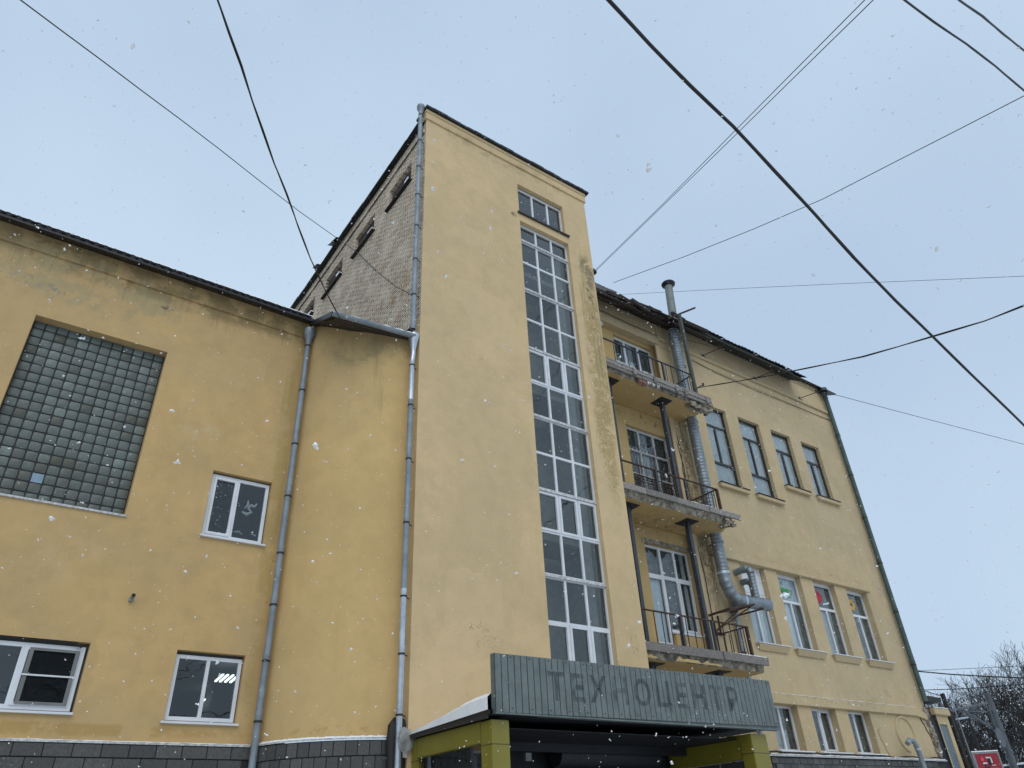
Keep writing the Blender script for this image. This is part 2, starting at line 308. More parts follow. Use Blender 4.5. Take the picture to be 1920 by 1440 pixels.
# ------------------------------------------------------------------ mesh helpers
class MB:
    def __init__(s): s.v = []; s.f = []; s.mi = []
    def add(s, vs, fs, m=0):
        o = len(s.v); s.v += [tuple(v) for v in vs]; s.f += [tuple(i + o for i in f) for f in fs]; s.mi += [m] * len(fs); return s
    def quad(s, a, b, c, d, m=0): return s.add([a, b, c, d], [(0, 1, 2, 3)], m)
    def box(s, x0, x1, y0, y1, z0, z1, m=0):
        return s.add([(x0, y0, z0), (x1, y0, z0), (x1, y1, z0), (x0, y1, z0), (x0, y0, z1), (x1, y0, z1), (x1, y1, z1), (x0, y1, z1)],
                     [(0, 3, 2, 1), (4, 5, 6, 7), (0, 1, 5, 4), (1, 2, 6, 5), (2, 3, 7, 6), (3, 0, 4, 7)], m)
    def obox(s, c, ax, half, m=0):
        c = Vector(c); A = [Vector(a).normalized() * h for a, h in zip(ax, half)]
        vs = [c + A[0] * i + A[1] * j + A[2] * k for k in (-1, 1) for j in (-1, 1) for i in (-1, 1)]
        return s.add(vs, [(0, 2, 3, 1), (4, 5, 7, 6), (0, 1, 5, 4), (1, 3, 7, 5), (3, 2, 6, 7), (2, 0, 4, 6)], m)
    def bar(s, a, b, w, h=None, up=(0, 0, 1), m=0):
        a, b = Vector(a), Vector(b); d = (b - a); L = d.length; d.normalize()
        u = Vector(up); 
        if abs(d.dot(u)) > .98: u = Vector((0, 1, 0))
        sd_ = d.cross(u).normalized(); u = sd_.cross(d)
        return s.obox((a + b) / 2, (d, sd_, u), (L / 2, w / 2, (h or w) / 2), m)
    def tube(s, pts, r, n=8, cap=True, m=0):
        pts = [Vector(p) for p in pts]; rs = r if isinstance(r, (list, tuple)) else [r] * len(pts)
        ring = []; o = len(s.v); pu = None
        for i, p in enumerate(pts):
            d = (pts[min(i + 1, len(pts) - 1)] - pts[max(i - 1, 0)]).normalized()
            if pu is None:
                u = Vector((0, 0, 1)) if abs(d.z) < .9 else Vector((1, 0, 0))
            else: u = pu
            a = d.cross(u).normalized(); u2 = a.cross(d); pu = u2
            for k in range(n):
                t_ = 2 * math.pi * k / n
                s.v.append(tuple(p + (a * math.cos(t_) + u2 * math.sin(t_)) * rs[i]))
        for i in range(len(pts) - 1):
            for k in range(n):
                s.f.append((o + i * n + k, o + i * n + (k + 1) % n, o + (i + 1) * n + (k + 1) % n, o + (i + 1) * n + k)); s.mi.append(m)
        if cap:
            s.f.append(tuple(o + k for k in range(n))); s.mi.append(m)
            s.f.append(tuple(o + (len(pts) - 1) * n + k for k in reversed(range(n)))); s.mi.append(m)
        return s
    def plate(s, Y, x0, x1, z0, z1, holes=(), m=0, axis='y', rm=None, back=None):
        """wall sheet in the plane y=Y (or x=Y) with rectangular holes and reveals of depth d"""
        P = (lambda u, y, z: (u, y, z)) if axis == 'y' else (lambda u, y, z: (y, u, z))
        us = sorted({x0, x1} | {min(max(h[i], x0), x1) for h in holes for i in (0, 1)})
        zs = sorted({z0, z1} | {min(max(h[i], z0), z1) for h in holes for i in (2, 3)})
        for i in range(len(us) - 1):
            for j in range(len(zs) - 1):
                cu, cz = (us[i] + us[i + 1]) / 2, (zs[j] + zs[j + 1]) / 2
                if any(h[0] < cu < h[1] and h[2] < cz < h[3] for h in holes): continue
                s.quad(P(us[i], Y, zs[j]), P(us[i + 1], Y, zs[j]), P(us[i + 1], Y, zs[j + 1]), P(us[i], Y, zs[j + 1]), m)
        for h in holes:
            a, b, c, d, dep = h[:5]; k = rm if rm is not None else m
            s.quad(P(a, Y, c), P(a, Y + dep, c), P(a, Y + dep, d), P(a, Y, d), k)
            s.quad(P(b, Y, c), P(b, Y, d), P(b, Y + dep, d), P(b, Y + dep, c), k)
            s.quad(P(a, Y, d), P(a, Y + dep, d), P(b, Y + dep, d), P(b, Y, d), k)
            s.quad(P(a, Y, c), P(b, Y, c), P(b, Y + dep, c), P(a, Y + dep, c), k)
        return s

def root_of(o):
    while o.parent: o = o.parent
    return o
def tag(o, label=None, cat=None, group=None, kind=None):
    for k, v in (('label', label), ('category', cat), ('group', group), ('kind', kind)):
        if v: o[k] = v
    return o
def thing(name, loc, label, cat, group=None):
    o = bpy.data.objects.new(name, None); COL.objects.link(o); o.location = loc; o.empty_display_size = .3
    return tag(o, label, cat, group)
def obj(name, mb, mats, parent=None, label=None, cat=None, group=None, kind=None, smooth=False, bevel=0., origin=None, subdiv=0):
    me = bpy.data.meshes.new(name)
    off = Vector(origin) if origin is not None else (root_of(parent).location.copy() if parent else Vector((0, 0, 0)))
    me.from_pydata([tuple(Vector(v) - off) for v in mb.v], [], mb.f)
    for m in (mats if isinstance(mats, (list, tuple)) else [mats]): me.materials.append(m)
    me.polygons.foreach_set('material_index', mb.mi)
    me.update()
    if bevel or subdiv:
        bm = bmesh.new(); bm.from_mesh(me)
        if bevel:
            bmesh.ops.remove_doubles(bm, verts=bm.verts, dist=1e-5)
            bmesh.ops.bevel(bm, geom=[e for e in bm.edges if len(e.link_faces) == 2 and e.calc_face_angle(0) > .6], offset=bevel, segments=2, affect='EDGES', clamp_overlap=True)
        bm.to_mesh(me); bm.free()
    if smooth:
        me.shade_smooth() if hasattr(me, 'shade_smooth') else None
        try: me.set_sharp_from_angle(angle=R(40))
        except Exception: pass
    o = bpy.data.objects.new(name, me); COL.objects.link(o)
    if parent:
        o.parent = parent
        if origin is not None: o.location = Vector(origin) - root_of(parent).location
    elif origin is not None: o.location = origin
    return tag(o, label, cat, group, kind)
def inst(name, me, parent, world, rot=(0, 0, 0), scale=None, label=None):
    o = bpy.data.objects.new(name, me); COL.objects.link(o); o.parent = parent
    o.location = Vector(world) - (root_of(parent).location if parent else Vector((0, 0, 0))); o.rotation_euler = rot
    if scale: o.scale = scale
    if label: o['label'] = label
    return o
def mesh_of(name, mb, mat, bevel=0., smooth=False):
    o = obj(name, mb, mat, bevel=bevel, smooth=smooth); me = o.data; bpy.data.objects.remove(o); return me
def jitter(mb, a, seed=0):
    r = random.Random(seed); mb.v = [tuple(c + r.uniform(-a, a) for c in v) for v in mb.v]; return mb

# ------------------------------------------------------------------ ground
def ground_mesh():
    m = MB(); n = 60; S = 260
    for i in range(n + 1):
        for j in range(n + 1):
            x = -S + 2 * S * i / n; y = -S + 2 * S * j / n
            m.v.append((x, y, .12 * math.sin(x * .11) * math.cos(y * .09) if math.hypot(x - 10, y - 10) > 40 else 0))
    for i in range(n):
        for j in range(n):
            a = i * (n + 1) + j; m.f.append((a, a + n + 1, a + n + 2, a + 1)); m.mi.append(0)
    return m
obj('ground', ground_mesh(), M['groundsnow'], kind='structure')

# ------------------------------------------------------------------ windows
def cells_grid(x0, x1, z0, z1, xm, zm, bw):
    xs = [x0] + list(xm) + [x1]; zs = [z0] + list(zm) + [z1]; h = bw / 2
    out_ = []
    for j in range(len(zs) - 1):
        for i in range(len(xs) - 1):
            out_.append((xs[i] + (bw if i == 0 else h), xs[i + 1] - (bw if i == len(xs) - 2 else h),
                         zs[j] + (bw if j == 0 else h), zs[j + 1] - (bw if j == len(zs) - 2 else h)))
    return out_
def window(parent, Y, x0, x1, z0, z1, cells, mat, sash=(), glassmat=None, room=1.1, roommat=None, pad=.25, curtain=(), frame_d=.05, name='window', roomname='dark_room', sashw=.035):
    m = MB(); m.plate(Y, x0, x1, z0, z1, [c + (frame_d,) for c in cells])
    m.quad((x0, Y, z0), (x0, Y, z1), (x0, Y + .09, z1), (x0, Y + .09, z0)); m.quad((x1, Y, z0), (x1, Y + .09, z0), (x1, Y + .09, z1), (x1, Y, z1))
    m.quad((x0, Y, z0), (x0, Y + .09, z0), (x1, Y + .09, z0), (x1, Y, z0)); m.quad((x0, Y, z1), (x1, Y, z1), (x1, Y + .09, z1), (x0, Y + .09, z1))
    wd = obj(name, m, mat, parent)
    for i, c in enumerate(cells):
        a, b, e_, f = c
        if i in sash:
            s_ = MB(); w_ = sashw; s_.plate(Y - .018, a - .012, b + .012, e_ - .012, f + .012, [(a + w_, b - w_, e_ + w_, f - w_, .05)])
            s_.quad((a - .012, Y - .018, e_ - .012), (a - .012, Y - .018, f + .012), (a - .012, Y + .01, f + .012), (a - .012, Y + .01, e_ - .012))
            s_.quad((b + .012, Y - .018, e_ - .012), (b + .012, Y + .01, e_ - .012), (b + .012, Y + .01, f + .012), (b + .012, Y - .018, f + .012))
            s_.quad((a - .012, Y - .018, e_ - .012), (a - .012, Y + .01, e_ - .012), (b + .012, Y + .01, e_ - .012), (b + .012, Y - .018, e_ - .012))
            s_.quad((a - .012, Y - .018, f + .012), (b + .012, Y - .018, f + .012), (b + .012, Y + .01, f + .012), (a - .012, Y + .01, f + .012))
            obj('sash', s_, mat, wd)
        p = MB(); p.box(a - .003, b + .003, Y + .03, Y + .045, e_ - .003, f + .003)
        tl = Matrix.Rotation(rnd.uniform(-.014, .014), 3, 'X') @ Matrix.Rotation(rnd.uniform(-.014, .014), 3, 'Z')
        ctr = Vector(((a + b) / 2, Y + .0375, (e_ + f) / 2)); p.v = [tuple(tl @ (Vector(v) - ctr) + ctr) for v in p.v]
        obj('pane', p, glassmat or M['glass'], wd)
    for (a, b, e_, f, dy, cm) in curtain:
        q = MB(); n = max(4, int((b - a) / .06)); 
        for k in range(n + 1):
            u = a + (b - a) * k / n; yy = Y + dy + .022 * math.sin(k * 1.9 + a * 7)
            q.v += [(u, yy, e_), (u, yy, f)]
        for k in range(n): q.f.append((2 * k, 2 * k + 2, 2 * k + 3, 2 * k + 1)); q.mi.append(0)
        obj('curtain', q, cm, wd, smooth=True)
    if room:
        q = MB(); a, b, e_, f = x0 - pad, x1 + pad, z0 - pad, z1 + pad * .6; y0, y1 = Y + .12, Y + room
        q.plate(Y + .1, a, b, e_, f, [(x0, x1, z0, z1, .001)])
        q.quad((a, y1, e_), (b, y1, e_), (b, y1, f), (a, y1, f)); q.quad((a, y0, e_), (a, y1, e_), (a, y1, f), (a, y0, f))
        q.quad((b, y0, e_), (b, y0, f), (b, y1, f), (b, y1, e_)); q.quad((a, y0, e_), (b, y0, e_), (b, y1, e_), (a, y1, e_)); q.quad((a, y0, f), (a, y1, f), (b, y1, f), (b, y0, f))
        obj(roomname, q, roommat or M['roomwall'], wd)
    return wd

def snow_strip(parent, pts, w, h, seed=1, name='snow'):
    """lumpy ridge of snow lying along a ledge (pts = line of the ledge's front top edge)"""
    r = random.Random(seed); m = MB(); P = []
    pts = [Vector(p) for p in pts]
    for a, b in zip(pts[:-1], pts[1:]):
        n = max(2, int((b - a).length / .07))
        for k in range(n): P.append(a.lerp(b, k / n))
    P.append(pts[-1]); n = len(P)
    for p in P:
        k = .55 + .45 * r.random() 
        m.v += [tuple(p + Vector((0, r.uniform(-.008, .008), 0))), tuple(p + Vector((0, w * .1, h * k))), tuple(p + Vector((0, w * .6, h * k * 1.1))), tuple(p + Vector((0, w, 0)))]
    for i in range(n - 1):
        for j in range(3): m.f.append((4 * i + j, 4 * i + 4 + j, 4 * i + 5 + j, 4 * i + 1 + j)); m.mi.append(0)
    return obj(name, m, M['snow'], parent, smooth=True)

# ------------------------------------------------------------------ low wing with the curved bay
LW = thing('low_wing', (1.5, 13.8, 0), 'low ochre wing with the glass block window, ending in a curved bay beside the tower', 'building')
Y = 13.8
gx0, gx1, gz0, gz1 = -.84, 1.52, 6.91, 10.50
holes = [(gx0, gx1, gz0, gz1, .24), (2.86, 4.04, 6.79, 8.14, .14), (2.85, 4.02, 3.60, 4.72, .14), (-2.2, 1.51, 3.66, 4.70, .14)]
m = MB(); m.plate(Y, -9, 4.45, 3.25, 11.93, holes)
m.plate(Y - .05, -9, 4.45, 11.93, 12.40); m.quad((-9, Y - .05, 11.93), (-9, Y, 11.93), (4.45, Y, 11.93), (4.45, Y - .05, 11.93))
m.quad((-9, Y, 3.25), (-9, Y + 9, 3.25), (-9, Y + 9, 12.3), (-9, Y, 12.3))
obj('wall', m, M['low_paint'], LW, label='saturated ochre painted wall, stained brown under the eave')
# curved bay wall
plan = [(4.41, 13.85), (4.45, 13.62), (4.60, 13.29), (4.85, 12.98), (5.14, 12.75), (5.43, 12.57), (5.84, 12.39), (6.15, 12.30), (6.405, 12.26)]
def smooth_plan(pl, n=5):
    out_ = []
    for i in range(len(pl) - 1):
        p0 = Vector(pl[max(i - 1, 0)]); p1 = Vector(pl[i]); p2 = Vector(pl[i + 1]); p3 = Vector(pl[min(i + 2, len(pl) - 1)])
        for k in range(n):
            t_ = k / n
            out_.append(.5 * ((2 * p1) + (-p0 + p2) * t_ + (2 * p0 - 5 * p1 + 4 * p2 - p3) * t_ ** 2 + (-p0 + 3 * p1 - 3 * p2 + p3) * t_ ** 3))
    out_.append(Vector(pl[-1])); return out_
SP = smooth_plan(plan)
m = MB()
for p in SP: m.v += [(p.x, p.y, 3.25), (p.x, p.y, min(12.32, 11.50 + (p.y - 12.05) * .5 + (p.x - 4.3) * .075))]
for k in range(len(SP) - 1): m.f.append((2 * k, 2 * k + 2, 2 * k + 3, 2 * k + 1)); m.mi.append(0)
obj('curved_wall', m, M['bay_paint'], LW, smooth=True)
# plinth core and tiles
m = MB(); m.box(-9, 4.42, Y - .03, Y + .4, 0, 3.23)
pl = [p + Vector((.0, -.02)) for p in SP]
o = len(m.v)
for p in pl: m.v += [(p.x, p.y, 0), (p.x, p.y, 3.23)]
for k in range(len(pl) - 1): m.f.append((o + 2 * k, o + 2 * k + 2, o + 2 * k + 3, o + 2 * k + 1)); m.mi.append(0)
PL = obj('plinth', m, M['mortar'], LW)
tile = mesh_of('tile', MB().box(-.192, .192, -.03, .0, -.09, .09), M['tile'], bevel=.006)
for r_ in range(5):
    z = 3.225 - .095 - r_ * .195
    for k in range(17):
        x = 4.2 - k * .395 - (.2 if r_ % 2 else 0)
        inst('tile', tile, PL, (x, Y - .03 + rnd.uniform(-.004, .003), z), (rnd.uniform(-.004, .004), rnd.uniform(-.006, .006), 0))
tile2 = mesh_of('tile', MB().box(-.094, .094, -.028, .0, -.112, .112), M['tile'], bevel=.005)
dist = [0]
for a, b in zip(pl[:-1], pl[1:]): dist.append(dist[-1] + (b - a).length)
def on_plan(s):
    s = min(max(s, 0), dist[-1] - 1e-4)
    for i in range(len(dist) - 1):
        if dist[i + 1] >= s:
            t_ = (s - dist[i]) / (dist[i + 1] - dist[i]); d = (pl[i + 1] - pl[i]).normalized(); return pl[i].lerp(pl[i + 1], t_), math.atan2(d.y, d.x)
for r_ in range(4):
    s = .12 + (.1 if r_ % 2 else 0)
    while s < dist[-1] - .08:
        p, a = on_plan(s); inst('tile', tile2, PL, (p.x, p.y - .004, 3.225 - .118 - r_ * .238), (0, rnd.uniform(-.006, .006), a)); s += .197
m = MB(); m.box(-9, 4.3, Y - .075, Y, 3.23, 3.262); obj('ledge', m, M['oldwhite'], LW, label='thin snow dusted metal ledge on the straight plinth')
m = MB(); q = [(p.x, p.y) for p in SP]
for (px_, py_) in q: m.v += [(px_ - .02, py_ - .07, 3.235), (px_ - .02, py_ - .07, 3.26), (px_, py_, 3.275)]
for k in range(len(q) - 1):
    for j in (0, 1): m.f.append((3 * k + j, 3 * k + 3 + j, 3 * k + 4 + j, 3 * k + 1 + j)); m.mi.append(0)
obj('ledge', m, M['oldwhite'], LW, label='curved ledge on top of the bay plinth')
snow_strip(LW, [(p.x - .02, p.y - .07, 3.262) for p in SP[3:]], .075, .032, 3)
snow_strip(LW, [(-3, Y - .076, 3.262), (4.3, Y - .076, 3.262)], .06, .010, 4)
# glass block window
m = MB(); m.box(gx0 - .05, gx1 + .05, Y + .215, Y + .26, gz0 - .05, gz1 + .05)
GB = obj('glass_block_window', m, M['mortar'], LW)
nx = 12; cw = (gx1 - gx0 - .02) / nx; nzr = 18; ch = (gz1 - .16 - gz0) / nzr
bm_ = MB(); 
hw, hh = cw / 2 - .010, ch / 2 - .010
g = [(-1, 0), (-.82, .55), (-.3, .95), (.3, .95), (.82, .55), (1, 0)]
N = 5
for j in range(N + 1):
    for i in range(N + 1):
        u, v = i / N * 2 - 1, j / N * 2 - 1; d = max(0, (1 - abs(u) ** 4) * (1 - abs(v) ** 4)) ** .35
        k = 1 - .09 * (abs(u * v) ** 2)
        bm_.v.append((u * hw * k, -.012 * d, v * hh * k))
for j in range(N):
    for i in range(N): a = j * (N + 1) + i; bm_.f.append((a, a + 1, a + N + 2, a + N + 1)); bm_.mi.append(0)
blk = mesh_of('glass_block', bm_, M['block'], smooth=True)
for i in range(nx):
    for j in range(nzr + 1):
        x = gx0 + .01 + cw * (i + .5); z = gz0 + ch * (j + .5)
        if z > gz1 + .02: continue
        if abs(x - .12) < cw / 2 and abs(z - 7.36) < ch / 2 + .005:
            obj('missing_block_film', MB().box(x - hw, x + hw, Y + .208, Y + .213, z - hh, z + hh), M['bluesheet'], GB, label='bright blue gap where one glass block is missing'); continue
        inst('glass_block', blk, GB, (x, Y + .208 + rnd.uniform(-.004, .004), z), (rnd.uniform(-.03, .03), rnd.uniform(-.012, .012), rnd.uniform(-.03, .03)))
obj('sill', MB().box(gx0 - .04, gx1 + .03, Y - .035, Y + .2, gz0 - .03, gz0 + .005), M['oldwhite'], GB)
# ordinary windows
def std_sill(win, x0, x1, Yw, z, mat=None, out_=.06, h=.045):
    s_ = MB(); s_.add([(x0, Yw - out_, z - h), (x1, Yw - out_, z - h), (x1, Yw - out_, z - .012), (x0, Yw - out_, z - .012), (x0, Yw + .14, z + .02), (x1, Yw + .14, z + .02), (x0, Yw + .02, z - h), (x1, Yw + .02, z - h)],
                      [(0, 1, 2, 3), (3, 2, 5, 4), (0, 6, 7, 1), (0, 3, 4, 6), (1, 7, 5, 2)])
    return obj('sill', s_, mat or M['white'], win)
wa = window(LW, Y + .085, 2.88, 4.02, 6.82, 8.10, cells_grid(2.88, 4.02, 6.82, 8.10, [3.40], [], .065), M['white'], sash=(0,), room=2.0)
std_sill(wa, 2.83, 4.07, Y, 6.81)
r2 = random.Random(5)
m = MB()
for k in range(26):   # small white snowflake stickers on the left pane
    cx, cz = 2.99 + .32 * r2.random(), 6.93 + 1.05 * r2.random(); rr_ = r2.uniform(.010, .024)
    for a in range(3):
        an = a * math.pi / 3 + r2.random() * .3; d = Vector((math.cos(an), 0, math.sin(an)))
        m.bar(Vector((cx, Y + .112, cz)) - d * rr_, Vector((cx, Y + .112, cz)) + d * rr_, .004, .007, up=(0, 1, 0))
obj('snowflake_sticker', m, M['faintprint'], wa, kind='stuff')
for pts_, rr_ in (([(3.56, Y + .114, 7.44), (3.66, Y + .114, 7.40), (3.74, Y + .114, 7.46), (3.67, Y + .114, 7.54), (3.72, Y + .114, 7.60), (3.80, Y + .114, 7.60), (3.83, Y + .114, 7.67)], [.02, .036, .034, .03, .034, .03, .01]),
                  ([(3.60, Y + .116, 7.52), (3.66, Y + .116, 7.60), (3.65, Y + .116, 7.70)], [.012, .028, .01]),
                  ([(3.46, Y + .116, 7.0), (3.56, Y + .116, 7.03), (3.64, Y + .116, 6.98)], [.008, .018, .008]), ([(3.80, Y + .116, 7.03), (3.90, Y + .116, 7.0)], [.008, .016])):
    obj('curled_sticker', MB().tube(pts_, rr_, 6), M['faintprint'], wa)
wb = window(LW, Y + .085, 2.87, 4.0, 3.62, 4.66, cells_grid(2.87, 4.0, 3.62, 4.66, [3.42], [], .06), M['white'], room=9.0, pad=1.0)
std_sill(wb, 2.80, 4.06, Y, 3.60)
for (lx, ly) in ((4.42, 16.95), (4.52, 16.95), (4.63, 16.95), (4.74, 16.95), (4.87, 19.9)):
    obj('ceiling_lamp', MB().bar((lx, ly - .38, 4.93), (lx + .06, ly + .38, 4.93), .045, .03), M['tube'], wb, label='lit fluorescent tube seen through the glass')
wc = window(LW, Y + .085, -2.18, 1.47, 3.68, 4.64, cells_grid(-2.18, 1.47, 3.68, 4.64, [-.85, .62], [], .065), M['white'], sash=(2,), room=2.4)
std_sill(wc, -2.2, 1.51, Y, 3.66)
m = MB(); m.plate(Y + .045, .70, 1.40, 3.75, 4.57, [(.76, 1.34, 3.79, 4.15, .012), (.76, 1.34, 4.18, 4.53, .012)]); 
IS = obj('insect_screen_frame', m, plain('grey_screen_frame', (.16, .165, .16), .6), wc)
obj('cross_bar', MB().box(.69, 1.41, Y + .03, Y + .05, 4.155, 4.178), M['white'], wc)
obj('insect_screen', MB().box(.75, 1.35, Y + .052, Y + .056, 3.78, 4.54), M['screenmesh'], wc)
obj('foam_strip', jitter(MB().tube([(-2, Y + .03, 4.69), (-.5, Y + .02, 4.675), (.6, Y + .03, 4.69), (1.3, Y + .02, 4.68), (1.40, Y + .03, 4.62)], .018, 6), .004, 2), M['cable'], wc)
# roof: dark soffit, fascia and a wavy sheet edge
m = MB(); m.quad((-9, 13.44, 12.21), (4.34, 13.44, 12.21), (4.34, 13.78, 12.345), (-9, 13.78, 12.345)); m.box(-9, 4.34, 13.40, 13.44, 12.185, 12.262)
obj('eave', m, M['blackroof'], LW)
m = MB(); n = 13.3 / .045; n = int(n)
for i in range(n + 1):
    x = -9 + i * .045; zz = .011 * math.sin(2 * math.pi * x / .17)
    m.v += [(x, 13.36, 12.285 + zz), (x, 14.2, 12.56 + zz), (x, 13.37, 12.262 + zz)]
for i in range(n):
    m.f.append((3 * i, 3 * i + 3, 3 * i + 4, 3 * i + 1)); m.mi.append(0); m.f.append((3 * i + 2, 3 * i + 5, 3 * i + 3, 3 * i)); m.mi.append(0)
m.add([(-9, 14.2, 12.56), (6.38, 14.2, 12.56), (6.38, 23, 14.2), (-9, 23, 14.2)], [(0, 1, 2, 3)])
RF = obj('roof', m, M['blackroof'], LW)
snow_strip(LW, [(-3, 13.37, 12.29), (4.3, 13.37, 12.30)], .12, .035, 9)
# curved bay roof
m = MB()
A, B_, C_, D_ = (4.36, 13.62, 12.30), (4.28, 12.05, 11.52), (6.36, 12.05, 11.70), (6.38, 14.3, 12.55)
th = Vector((0, 0, -.06))
m.add([A, B_, C_, D_] + [tuple(Vector(p) + th) for p in (A, B_, C_, D_)], [(0, 1, 2, 3), (7, 6, 5, 4), (0, 4, 5, 1), (1, 5, 6, 2)])
obj('bay_roof', m, M['blackroof'], LW)
for k in range(4):
    obj('soffit_board', jitter(MB().obox((5.35, 12.16 + k * .17, 11.56 + k * .085), ((1, 0, .08), (0, 1, .43), (0, -.43, 1)), (.98, .07, .012)), .006, k), M['darkwood'], LW)
m = MB()  # half round gutter
n = 8; 
for (x, z) in ((4.27, 11.48), (6.26, 11.64)):
    for k in range(n + 1):
        a = math.pi + math.pi * k / n; m.v.append((x, 12.0 + .075 * math.cos(a), z + .075 * math.sin(a)))
for k in range(n): m.f.append((k, k + 1, n + 2 + k, n + 1 + k)); m.mi.append(0)
m.f.append(tuple(range(n + 1))); m.mi.append(0); m.f.append(tuple(range(n + 1, 2 * n + 2))); m.mi.append(0)
obj('gutter', m, M['zinc'], LW, smooth=True, label='half round grey gutter along the curved bay')
snow_strip(LW, [(4.28, 12.04, 11.525), (6.33, 12.04, 11.705)], .14, .07, 11)
snow_strip(LW, [(4.35, 13.55, 12.27), (4.30, 12.10, 11.54)], .08, .05, 12)
obj('dark_flashing', MB().bar((4.33, 13.62, 12.24), (4.28, 12.03, 11.47), .05, .12), M['blackroof'], LW)

# ------------------------------------------------------------------ tower
TW = thing('stair_tower', (9.4, 12, 0), 'tall beige stair tower with a continuous vertical strip of windows', 'building')
Y = 12.
sw = (9.62, 11.47, 4.0, 17.22, .16); tw = (9.62, 11.40, 17.55, 18.80, .16)
m = MB(); m.plate(Y, 6.4, 12.40, 0, 19.55, [sw, tw])
m.plate(12.4, Y, 24, 0, 19.2, axis='x')
m.quad((6.4, Y, 0), (6.4, 12.35, 0), (6.4, 12.35, 12.3), (6.4, Y, 12.3))
obj('wall', m, M['tower_paint'], TW)
m = MB(); m.box(6.37, 12.45, Y - .045, Y + .3, 19.55, 19.82); m.box(6.36, 12.46, Y - .065, Y + .3, 19.822, 19.95)
obj('cornice', m, M['tower_paint'], TW, bevel=.012)
m = MB(); n = 26
for k in range(n):
    a, b = 6.33 + k * 6.22 / n, 6.33 + (k + 1) * 6.22 / n
    m.box(a, b - .004, Y - .13 - rnd.uniform(0, .03), Y + .5, 19.953, 20.02 + rnd.uniform(0, .025))
obj('roof_edge', m, M['blackroof'], TW)
bh = [(12.83, 14.2, 17.75, 18.55, .14), (15.2, 16.6, 17.75, 18.55, .14), (17.6, 19.0, 17.75, 18.55, .14), (20.0, 21.4, 17.75, 18.55, .14)]
m = MB(); m.plate(6.4, Y + .001, 24, 12.3, 19.45, bh, axis='x')
obj('brick_wall', m, M['brick'], TW, label='bare weathered brick side wall above the low roof')
obj('string_course', MB().box(6.35, 6.4, Y + .05, 24, 19.0, 19.14), M['brick'], TW, bevel=.01)
for k, h in enumerate(bh):
    q = MB(); q.quad((6.54, h[0] - .1, h[2] - .1), (6.54, h[1] + .1, h[2] - .1), (6.54, h[1] + .1, h[3] + .1), (6.54, h[0] - .1, h[3] + .1))
    wn = obj('attic_window', q, M['darkin'], TW)
    for j in range(5):
        z_ = h[2] + .06 + j * .155
        if j == k % 4: continue
        obj('board', jitter(MB().obox((6.52 - .015 * (j % 2), (h[0] + h[1]) / 2, z_), ((0, 1, rnd.uniform(-.05, .05)), (1, 0, 0), (0, 0, 1)), (.69, .012, .06)), .006, k * 7 + j), M['darkwood'], wn)
    obj('sill', MB().box(6.30, 6.62, h[0] - .08, h[1] + .08, h[2] - .05, h[2] - .002), M['darkwood'], wn)
    obj('snow', jitter(MB().box(6.31, 6.45, h[0], h[0] + .22, h[2], h[2] + .10), .02, k), M['snow'], wn)
# side eave: planks and lifted sheets
y_ = 12.12
while y_ < 23.8:
    L = rnd.uniform(.7, 1.3); up_ = rnd.uniform(-.01, .05)
    obj('roof_sheet', jitter(MB().obox((6.44, y_ + L / 2, 19.47 + up_ * .6), ((0, 1, rnd.uniform(-.02, .02)), (1, 0, .15), (0, 0, 1)), (L / 2 + .03, .22, .022)), .012, int(y_ * 9)), M['blackroof'], TW)
    y_ += L
for (yy, dz, dx) in ((18.3, .20, .03), (18.0, .10, .0), (19.6, .08, .02)):
    obj('torn_sheet', jitter(MB().obox((6.24 - dx, yy, 19.50 + dz * .5), ((0, 1, .35), (1, 0, .3), (0, -.35, 1)), (.22, .10, .02)), .03, int(yy * 10)), M['blackroof'], TW)
m = MB(); m.add([(6.3, 12.3, 19.46), (12.4, 12.3, 19.46), (12.4, 24, 19.46), (6.3, 24, 19.46), (9.3, 24, 20.6), (9.3, 12.3, 19.9)], [(0, 5, 4, 3), (1, 2, 4, 5), (0, 1, 5), (2, 3, 4)])
obj('roof', m, M['blackroof'], TW)
obj('sill', MB().box(9.55, 11.52, Y - .07, Y + .14, 17.50, 17.545), M['brownframe'], TW)
# stair window
zt = [5.57, 6.57, 7.60, 8.62, 9.60, 10.62, 11.62, 12.68, 13.66, 14.70, 15.73, 16.55]
cells = cells_grid(9.60, 11.50, 4.0, 17.20, [10.28, 10.87], zt, .06)
thick = {6.57, 8.62, 10.62, 12.68, 14.70, 16.55}
cc2 = []
for c in cells:
    a, b, e_, f = c
    for z_ in thick:
        if abs(e_ - z_) < .06: e_ += .03
        if abs(f - z_) < .06: f -= .03
    cc2.append((a, b, e_, f))
rows_sash = (0, 3, 7)
sidx = [i for i in range(len(cc2)) if i // 3 in rows_sash]
SW = window(TW, Y + .13, 9.60, 11.50, 4.0, 17.20, cc2, M['white'], sash=sidx, room=1.6, pad=.1, name='stair_window', roomname='stairwell', roommat=M['stairpaint'],
            curtain=[(11.15, 11.48, 4.2, 17.0, .35, M['stairpaint'])], sashw=.045)
for z_ in sorted(thick):
    obj('transom', MB().box(9.60, 11.50, Y + .085, Y + .13, z_ - .035, z_ + .03), M['oldwhite'], SW)
TWN = window(TW, Y + .13, 9.60, 11.42, 17.56, 18.75, cells_grid(9.60, 11.42, 17.56, 18.75, [10.25, 10.85], [], .06), M['white'], room=1.2, pad=.1)
for k, (fx, fz) in enumerate(((10.6, 7.63), (10.6, 11.65), (10.6, 15.7))):
    obj('stair_flight', MB().obox((10.5, Y + 1.0, fz), ((1, 0, .0), (0, 1, .0), (0, 0, 1)), (1.0, .5, .07)), M['roomwall'], SW)

